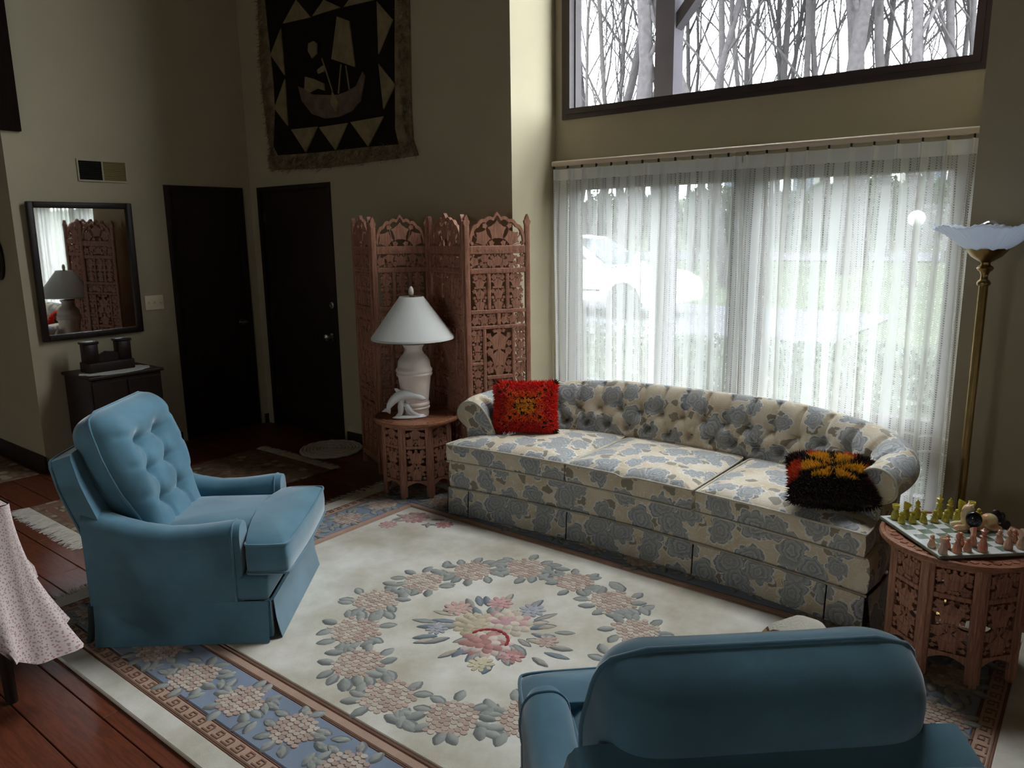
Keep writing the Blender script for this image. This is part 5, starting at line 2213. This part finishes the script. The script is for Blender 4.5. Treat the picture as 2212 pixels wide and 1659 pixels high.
ven = empty('air_vent', (XM, 2.656, 2.135))
tag(ven, 'return air vent above the mirror, one half dark and one half tan', 'vent')
MT['vent_dark'] = mat('vent_dark_half', C(26, 24, 18), 0.8, 0.2)  # near-black colour of one vent half, backing and louvres
MT['vent_tan'] = mat('vent_tan_enamel', C(132, 116, 74), 0.6, 0.3)
frv = MB()
for q in ((-.175, .175, .066, .078), (-.175, .175, -.078, -.066), (-.175, -.165, -.066, .066), (.165, .175, -.066, .066), (-.006, .004, -.066, .066)):
    frv.bb(0, .010, q[0], q[1], q[2], q[3])
frv.build('frame', 'wall', ven)
MB().bb(.001, .003, -.165, -.006, -.066, .066).build('backing', 'vent_dark', ven)
MB().bb(.001, .003, .004, .165, -.066, .066).build('backing', 'vent_tan', ven)
for k in range(10):
    z = -.058 + k * .013
    MB().box((0, 0, 0), (.009, .158, .0015), T(.006, -.086, z, ry=-.7)).build('louvre', 'vent_dark', ven)
    MB().box((0, 0, 0), (.009, .158, .0015), T(.006, .085, z, ry=.7)).build('louvre', 'vent_tan', ven)

sw = empty('light_switch', (XM, 2.937, 1.155))
tag(sw, 'ivory three gang light switch plate between mirror and door', 'light switch')
MB().rbox((.003, 0, 0), (.006, .148, .112), .0025, 2).build('plate', 'cream_plastic', sw, 50)
for k in (-1, 0, 1):
    MB().box((0, 0, 0), (.014, .009, .018), T(.009, k * .046, 0, ry=.5)).build('toggle', 'cream_plastic', sw)
ok_ = empty('wall_plaque', (-6.16, 2.03, 1.52))
tag(ok_, 'dark oval plaque on the hallway wall at the left edge', 'plaque')
MB().lathe([(0, 0), (.13, 0), (.15, .01), (.15, .02), (.12, .028), (0, .03)], 32, T(-.075, 0, 0, rx=PI / 2) @ Matrix.Diagonal((.62, 1.0, 1, 1))).build('plaque_disc', 'dark_wood', ok_, 50)
MB().lathe([(.10, .028), (.125, .032), (.11, .036), (.09, .03)], 32, T(-.075, 0, 0, rx=PI / 2) @ Matrix.Diagonal((.62, 1.0, 1, 1))).build('rim', 'rosewood', ok_, 50)

# chest with doily and carved stand
chx = empty('small_chest', (XM + .015, 2.46, 0))
tag(chx, 'dark wooden chest on short legs below the mirror', 'chest')
MB().rbox((.22, 0, .475), (.42, .50, .44), .006, 1).build('body', 'dark_wood', chx)
MB().rbox((.225, 0, .705), (.45, .53, .022), .005, 2).build('top', 'dark_wood', chx)
for sy in (-1, 1):
    dd = MB().rbox((.435, sy * .122, .475), (.014, .236, .39), .005, 1).build('door', 'dark_wood', chx)
    MB().ell((.448, sy * .03, .48), (.01, .01, .01), 10, 8).build('knob', 'brass', dd, 180)
    for sx in (.04, .40):
        MB().tube([(sx, sy * .22, .26), (sx, sy * .23, 0)], [.024, .016], 8).build('leg', 'dark_wood', chx, 60)
dl = MB()
n = 48
o = [(.15 * math.cos(2 * PI * k / n) * (1 + .04 * math.cos(12 * 2 * PI * k / n)), .24 * math.sin(2 * PI * k / n) * (1 + .04 * math.cos(12 * 2 * PI * k / n))) for k in range(n)]
dl.prism(o, 0, .004)
d = dl.build('lace_doily', 'white_doily')
d.location = (XM + .30, 2.45, .7165)
tag(d, 'white oval lace doily on the small chest', 'doily')
st = empty('carved_stand', (XM + .24, 2.43, .7208))
tag(st, 'dark carved wooden stand with two square uprights on the chest', 'carving')
MB().rbox((0, 0, .035), (.16, .32, .07), .008, 2).build('base', 'dark_wood', st, 50)
for sy in (-1, 1):
    p = MB().rbox((0, sy * .115, .135), (.085, .09, .14), .006, 1).build('upright', 'dark_wood', st, 50)
    MB().rbox((0, sy * .115, .208), (.10, .105, .018), .005, 1).build('cap', 'dark_wood', p, 50)
MB().prism([(-.07, .07), (.07, .07), (.07, .125), (.0, .135), (-.07, .10)], -.03, .03, axes(Vector((0, 0, 0)), Vector((0, 1, 0)), Vector((0, 0, 1)), Vector((1, 0, 0)))).build('cross_piece', 'dark_wood', st)

# ------------------------------------------------------------------ entry rugs and mat
MT['runner'] = None
t = NT('runner_wool')
co = t.coord()
vo = t.new('TexVoronoi', {'Vector': co, 'Scale': 9.0})
n1 = t.ramp(t.noise(co, 14, 3), .4, .6)
c = t.mix(n1, C(150, 124, 98), C(116, 88, 70))
c = t.mix(t.math('LESS_THAN', vo.outputs['Distance'], .3), c, C(176, 160, 132))
t.put(t.bsdf.inputs['Base Color'], c)
t.set(Roughness=.95)
t.bump(t.noise(co, 250, 3), .4, .004)
MT['runner'] = t.m
ru = empty('entry_runner', (-4.72, 2.46, 0))
tag(ru, 'tan patterned runner with white fringes behind the blue armchair', 'rug')
MB().rbox((0, 0, .005), (.92, 1.62, .010), .003, 1).build('pile', 'runner', ru)
b = MB()
for sx in (-1, 1):
    b.rbox((sx * .40, 0, .0065), (.05, 1.56, .009), .002, 1)
for sy in (-1, 1):
    b.rbox((0, sy * .74, .0065), (.74, .05, .009), .002, 1)
b.build('border', 'rug_brown', ru)
fringe(ru, 'fringe', -.81, -.46, .46, -1, 1, .12, 380, .008)
fringe(ru, 'fringe', .81, -.46, .46, 1, 1, .10, 300, .008)
hr = MB().rbox((0, 0, .005), (.9, .55, .010), .003, 1).build('hall_rug', 'runner')
hr.location = (-6.35, 1.70, 0)
tag(hr, 'small tan rug in the hallway at the far left edge', 'rug')
rm = empty('round_mat', (-4.675, 3.605, 0))
tag(rm, 'round pale braided mat in front of the dark front door', 'mat')
for k in range(9):
    r = .022 + .026 * k
    n = max(10, int(r * 200))
    MB().tube([(r * math.cos(2 * PI * q / n), r * math.sin(2 * PI * q / n), .012 + .003 * math.sin(q * 2.2)) for q in range(n + 1)], .0135, 6, caps=False).build('braid', 'white_doily' if k not in (3, 6) else 'fringe', rm, 180)

# ------------------------------------------------------------------ wall hanging


def hz(zx, zy):
    q = aty(500 + zx / 3.16, zy / 3.16, YA - .02)
    return (q.x, q.z)


MT['fur_tan'] = mat('tan_fur', C(132, 114, 86), 0.95, 0.08, var=0.35, vs=14, bump=0.6, bs=120, bd=.01)
MT['fur_light'] = mat('pale_fur', C(138, 122, 90), 0.95, 0.08, var=0.22, vs=12, bump=0.5, bs=140, bd=.01)
MT['fur_boat'] = mat('brown_fur', C(112, 92, 78), 0.95, 0.08, var=0.3, vs=12, bump=0.5, bs=140, bd=.01)
hg = empty('fur_wall_hanging', (-4.72, YA - .004, 2.2))
tag(hg, 'pieced fur wall hanging with a sailing boat and pale triangles', 'wall hanging')
MH = axes(Vector((4.72, .004 - YA + YA, -2.2)), Vector((1, 0, 0)), Vector((0, 0, 1)), Vector((0, -1, 0)))
ZTOP = 4.18
outer = [(175, 0), (190, 400), (210, 650), (235, 850), (265, 1040), (250, 1100), (262, 1160), (450, 1155), (640, 1145), (900, 1110), (1100, 1085), (1265, 1060), (1262, 1040), (1232, 950), (1220, 750), (1215, 500), (1210, 200), (1205, 0)]
ow = [hz(*q) for q in outer]
ow = [(ow[0][0] - .01, ZTOP)] + ow + [(ow[-1][0] + .01, ZTOP)]
MB().prism(ow[::-1], 0, .018, MH).build('backing', 'fur_tan', hg)
inn = [hz(*q) for q in [(232, 0), (250, 200), (272, 380), (290, 560), (300, 750), (290, 1000), (320, 1060), (600, 1040), (900, 1005), (1140, 985), (1115, 880), (1112, 400), (1112, 0)]]
inn = [(inn[0][0], ZTOP - .13)] + inn + [(inn[-1][0], ZTOP - .13)]
MB().prism(inn[::-1], .018, .024, MH).build('dark_ground', 'black_felt', hg)
tri = [[(360, 162), (450, 0), (550, 120)], [(560, 112), (640, 0), (750, 52)], [(345, 195), (275, 375), (370, 515)], [(372, 540), (300, 740), (392, 860)], [(1000, 10), (1108, 135), (1012, 370)], [(1012, 435), (1125, 578), (1046, 745)],
       [(415, 885), (515, 1040), (595, 865)], [(605, 870), (718, 1025), (800, 840)], [(820, 835), (940, 1000), (1045, 795)], [(775, 50), (870, -80), (985, 0)]]
for q in tri:
    w_ = [hz(*k) for k in q]
    ar = sum(w_[k][0] * w_[(k + 1) % 3][1] - w_[(k + 1) % 3][0] * w_[k][1] for k in range(3))
    MB().prism(w_ if ar > 0 else w_[::-1], .024, .034, MH).build('triangle', 'fur_light', hg)
# upper rows out of the photograph's frame
xl, xr_ = inn[0][0], inn[-1][0]
for k in range(3):
    x = xl + .16 + (xr_ - xl - .32) * (k + .5) / 3
    MB().prism([(x - .2, 3.78), (x + .2, 3.78), (x, 4.02)], .024, .034, MH).build('triangle', 'fur_light', hg)
sail = [hz(*q) for q in [(730, 115), (693, 405), (853, 460), (812, 145)]]
MB().prism(sail, .026, .036, MH).build('sail', 'fur_light', hg)
boat = [hz(*q) for q in [(465, 590), (490, 690), (560, 780), (650, 810), (740, 800), (830, 760), (890, 690), (920, 520), (905, 490), (860, 590), (800, 625), (740, 648), (640, 650), (560, 645), (510, 610)]]
b = MB()
nb = len(boat)
b.prism(boat, .026, .036, MH)
b.build('boat_hull', 'fur_boat', hg)
for q in ([(535, 300), (532, 350), (560, 400), (590, 370), (592, 300), (570, 282)], [(512, 525), (508, 610), (545, 635), (600, 605), (645, 620), (640, 570), (570, 540)], [(595, 480), (600, 505), (640, 490), (645, 450), (630, 450)]):
    MB().prism([hz(*k) for k in q], .026, .036, MH).build('sailor_patch', 'fur_light', hg)
for a, c in (((625, 400), (700, 630)), ((755, 440), (738, 640)), ((788, 450), (812, 612))):
    a, c = hz(*a), hz(*c)
    MB().tube([(a[0], a[1], .03), (c[0], c[1], .03)], .006, 6, MH).build('line', 'fur_light', hg)
MB().prism([hz(*k) for k in [(700, 620), (690, 700), (725, 770), (742, 700)]], .036, .040, MH).build('paddle', 'fur_light', hg)
random.seed(8)
fz = MB()
edge = [Vector((q[0], q[1], 0)) for q in ow]
el, _L = resample(edge + [edge[0]], 900)
c0 = Vector((-4.72, 3.2, 0))
for p in el:
    for _ in range(7):
        d = (p - c0).normalized()
        q = p - d * random.uniform(0, .12) + Vector((random.gauss(0, .01), random.gauss(0, .01), .017))
        v = (d * random.uniform(.3, 1) + Vector((random.gauss(0, .5), random.gauss(0, .5) - .4, random.uniform(.2, .9)))).normalized() * random.uniform(.02, .045)
        o = v.orthogonal().normalized() * .003
        fz.add([q + o, q - o, q + v], [(0, 1, 2)], MH)
f = fz.build('fur', 'fur_tan', hg)
f['kind'] = 'stuff'

# ------------------------------------------------------------------ throw on the near armchair
MT['throw'] = None
t = NT('cream_tan_throw')
uv = t.coord('UV')
vo = t.new('TexVoronoi', {'Vector': uv, 'Scale': 7.0}, voronoi_dimensions='2D')
c = t.mix(t.math('LESS_THAN', vo.outputs['Distance'], .33), C(226, 216, 196), C(186, 142, 98))
ed = t.math('LESS_THAN', t.math('ABSOLUTE', t.math('SUBTRACT', vo.outputs['Distance'], .33)), .03)
c = t.mix(ed, c, C(120, 86, 60))
t.put(t.bsdf.inputs['Base Color'], c)
t.set(Roughness=.95)
t.bump(t.noise(uv, 160, 3), .5, .006)
MT['throw'] = t.m
P, UV = [], []
for i in range(21):
    x = -.20 + .50 * i / 20
    row, ru_ = [], []
    for j in range(25):
        s_ = j / 24
        # over the right arm: inner side, over the top, down the outside
        pr = [(-.228, .50), (-.245, .545), (-.29, .60), (-.36, .63), (-.42, .61), (-.455, .55), (-.46, .46), (-.465, .30)]
        k = s_ * (len(pr) - 1)
        a = int(min(k, len(pr) - 2))
        f = k - a
        y = pr[a][0] * (1 - f) + pr[a + 1][0] * f
        z = pr[a][1] * (1 - f) + pr[a + 1][1] * f
        z += -.018 + .03 * max(0, (x - .0) / .3) + .035 * max(0, (-x) / .3) + .006 * math.sin(x * 40 + s_ * 5)
        y += .006 * math.sin(x * 31 + s_ * 3)
        row.append((x + .012 * math.sin(s_ * 9), y, z))
        ru_.append((x, s_ * .6))
    P.append(row)
    UV.append(ru_)
th = MB().grid(P, uvs=UV)
th.grid([[(a, c - .006, d + .008) for a, c, d in r] for r in P], uvs=UV)
th = th.build('throw_blanket', 'throw', smooth=180)
th.matrix_world = Matrix.Translation(ch2.location) @ Matrix.Rotation(ch2.rotation_euler.z, 4, 'Z')
tag(th, 'cream and tan flowered throw over the arm of the foreground armchair', 'blanket')

# ------------------------------------------------------------------ table with a flowered cloth, lower left
MT['cloth'] = None
t = NT('flower_sprig_cotton')
uv = t.coord('UV')
vo = t.new('TexVoronoi', {'Vector': uv, 'Scale': 95.0}, voronoi_dimensions='2D')
c = t.mix(t.math('LESS_THAN', vo.outputs['Distance'], .26), C(218, 200, 192), t.mix(vo.outputs['Color'], C(190, 140, 140), C(168, 140, 132)))
t.put(t.bsdf.inputs['Base Color'], c)
t.set(Roughness=.9)
MT['cloth'] = t.m
tcx, tcy = -2.94, .86        # table corner nearest the rug
tb = empty('cloth_table', (tcx - .45, tcy - .45, 0))
tag(tb, 'small wooden table at the lower left edge under a sprigged cloth', 'table')
MB().rbox((0, 0, .735), (.9, .9, .03), .01, 2).build('table_top', 'dark_wood', tb)
for sx in (-1, 1):
    for sy in (-1, 1):
        MB().tube([(sx * .39, sy * .39, .72), (sx * .40, sy * .40, 0)], [.03, .02], 10).build('leg', 'dark_wood', tb, 60)
cl = MB()
per = []
r0 = .03
seq = [(.47, -.45, 1, 0)] + [(.47, -.45 + .9 * k / 30, 1, 0) for k in range(1, 29)]
for k in range(13):
    a = (PI / 2) * k / 12
    seq.append((.44 + .03 * math.cos(a), .44 + .03 * math.sin(a), math.cos(a), math.sin(a)))
seq += [(.45 - .9 * k / 30, .47, 0, 1) for k in range(2, 31)]
P, UV = [], []
us = 0
for i, (x, y, nx, ny) in enumerate(seq):
    if i:
        us += math.hypot(x - seq[i - 1][0], y - seq[i - 1][1]) + .012
    cor = math.exp(-(((x - .45) ** 2 + (y - .45) ** 2) ** .5 / .22) ** 2)
    Ld = .25 + .31 * cor ** 1.4
    row, ru_ = [], []
    for j in range(17):
        f = j / 16
        wv = .032 * math.sin(us * 34 + .8) + .018 * math.sin(us * 57)
        o = f * (.02 + .11 * cor * f + wv * (.4 + f))
        row.append((x + nx * o, y + ny * o, .755 - Ld * f - .002))
        ru_.append((us, f * Ld))
    P.append(row)
    UV.append(ru_)
cl.grid(P, uvs=UV)
cl.grid([[(-.45, -.45, .7535), (.46, -.45, .7535)], [(-.45, .46, .7535), (.46, .46, .7535)]], uvs=[[(0, 0), (.9, 0)], [(0, .9), (.9, .9)]], flip=True)
co_ = cl.build('table_cloth', 'cloth', smooth=180)
co_.location = tb.location
tag(co_, 'pink sprigged cotton cloth hanging off the table corner at the lower left', 'tablecloth')
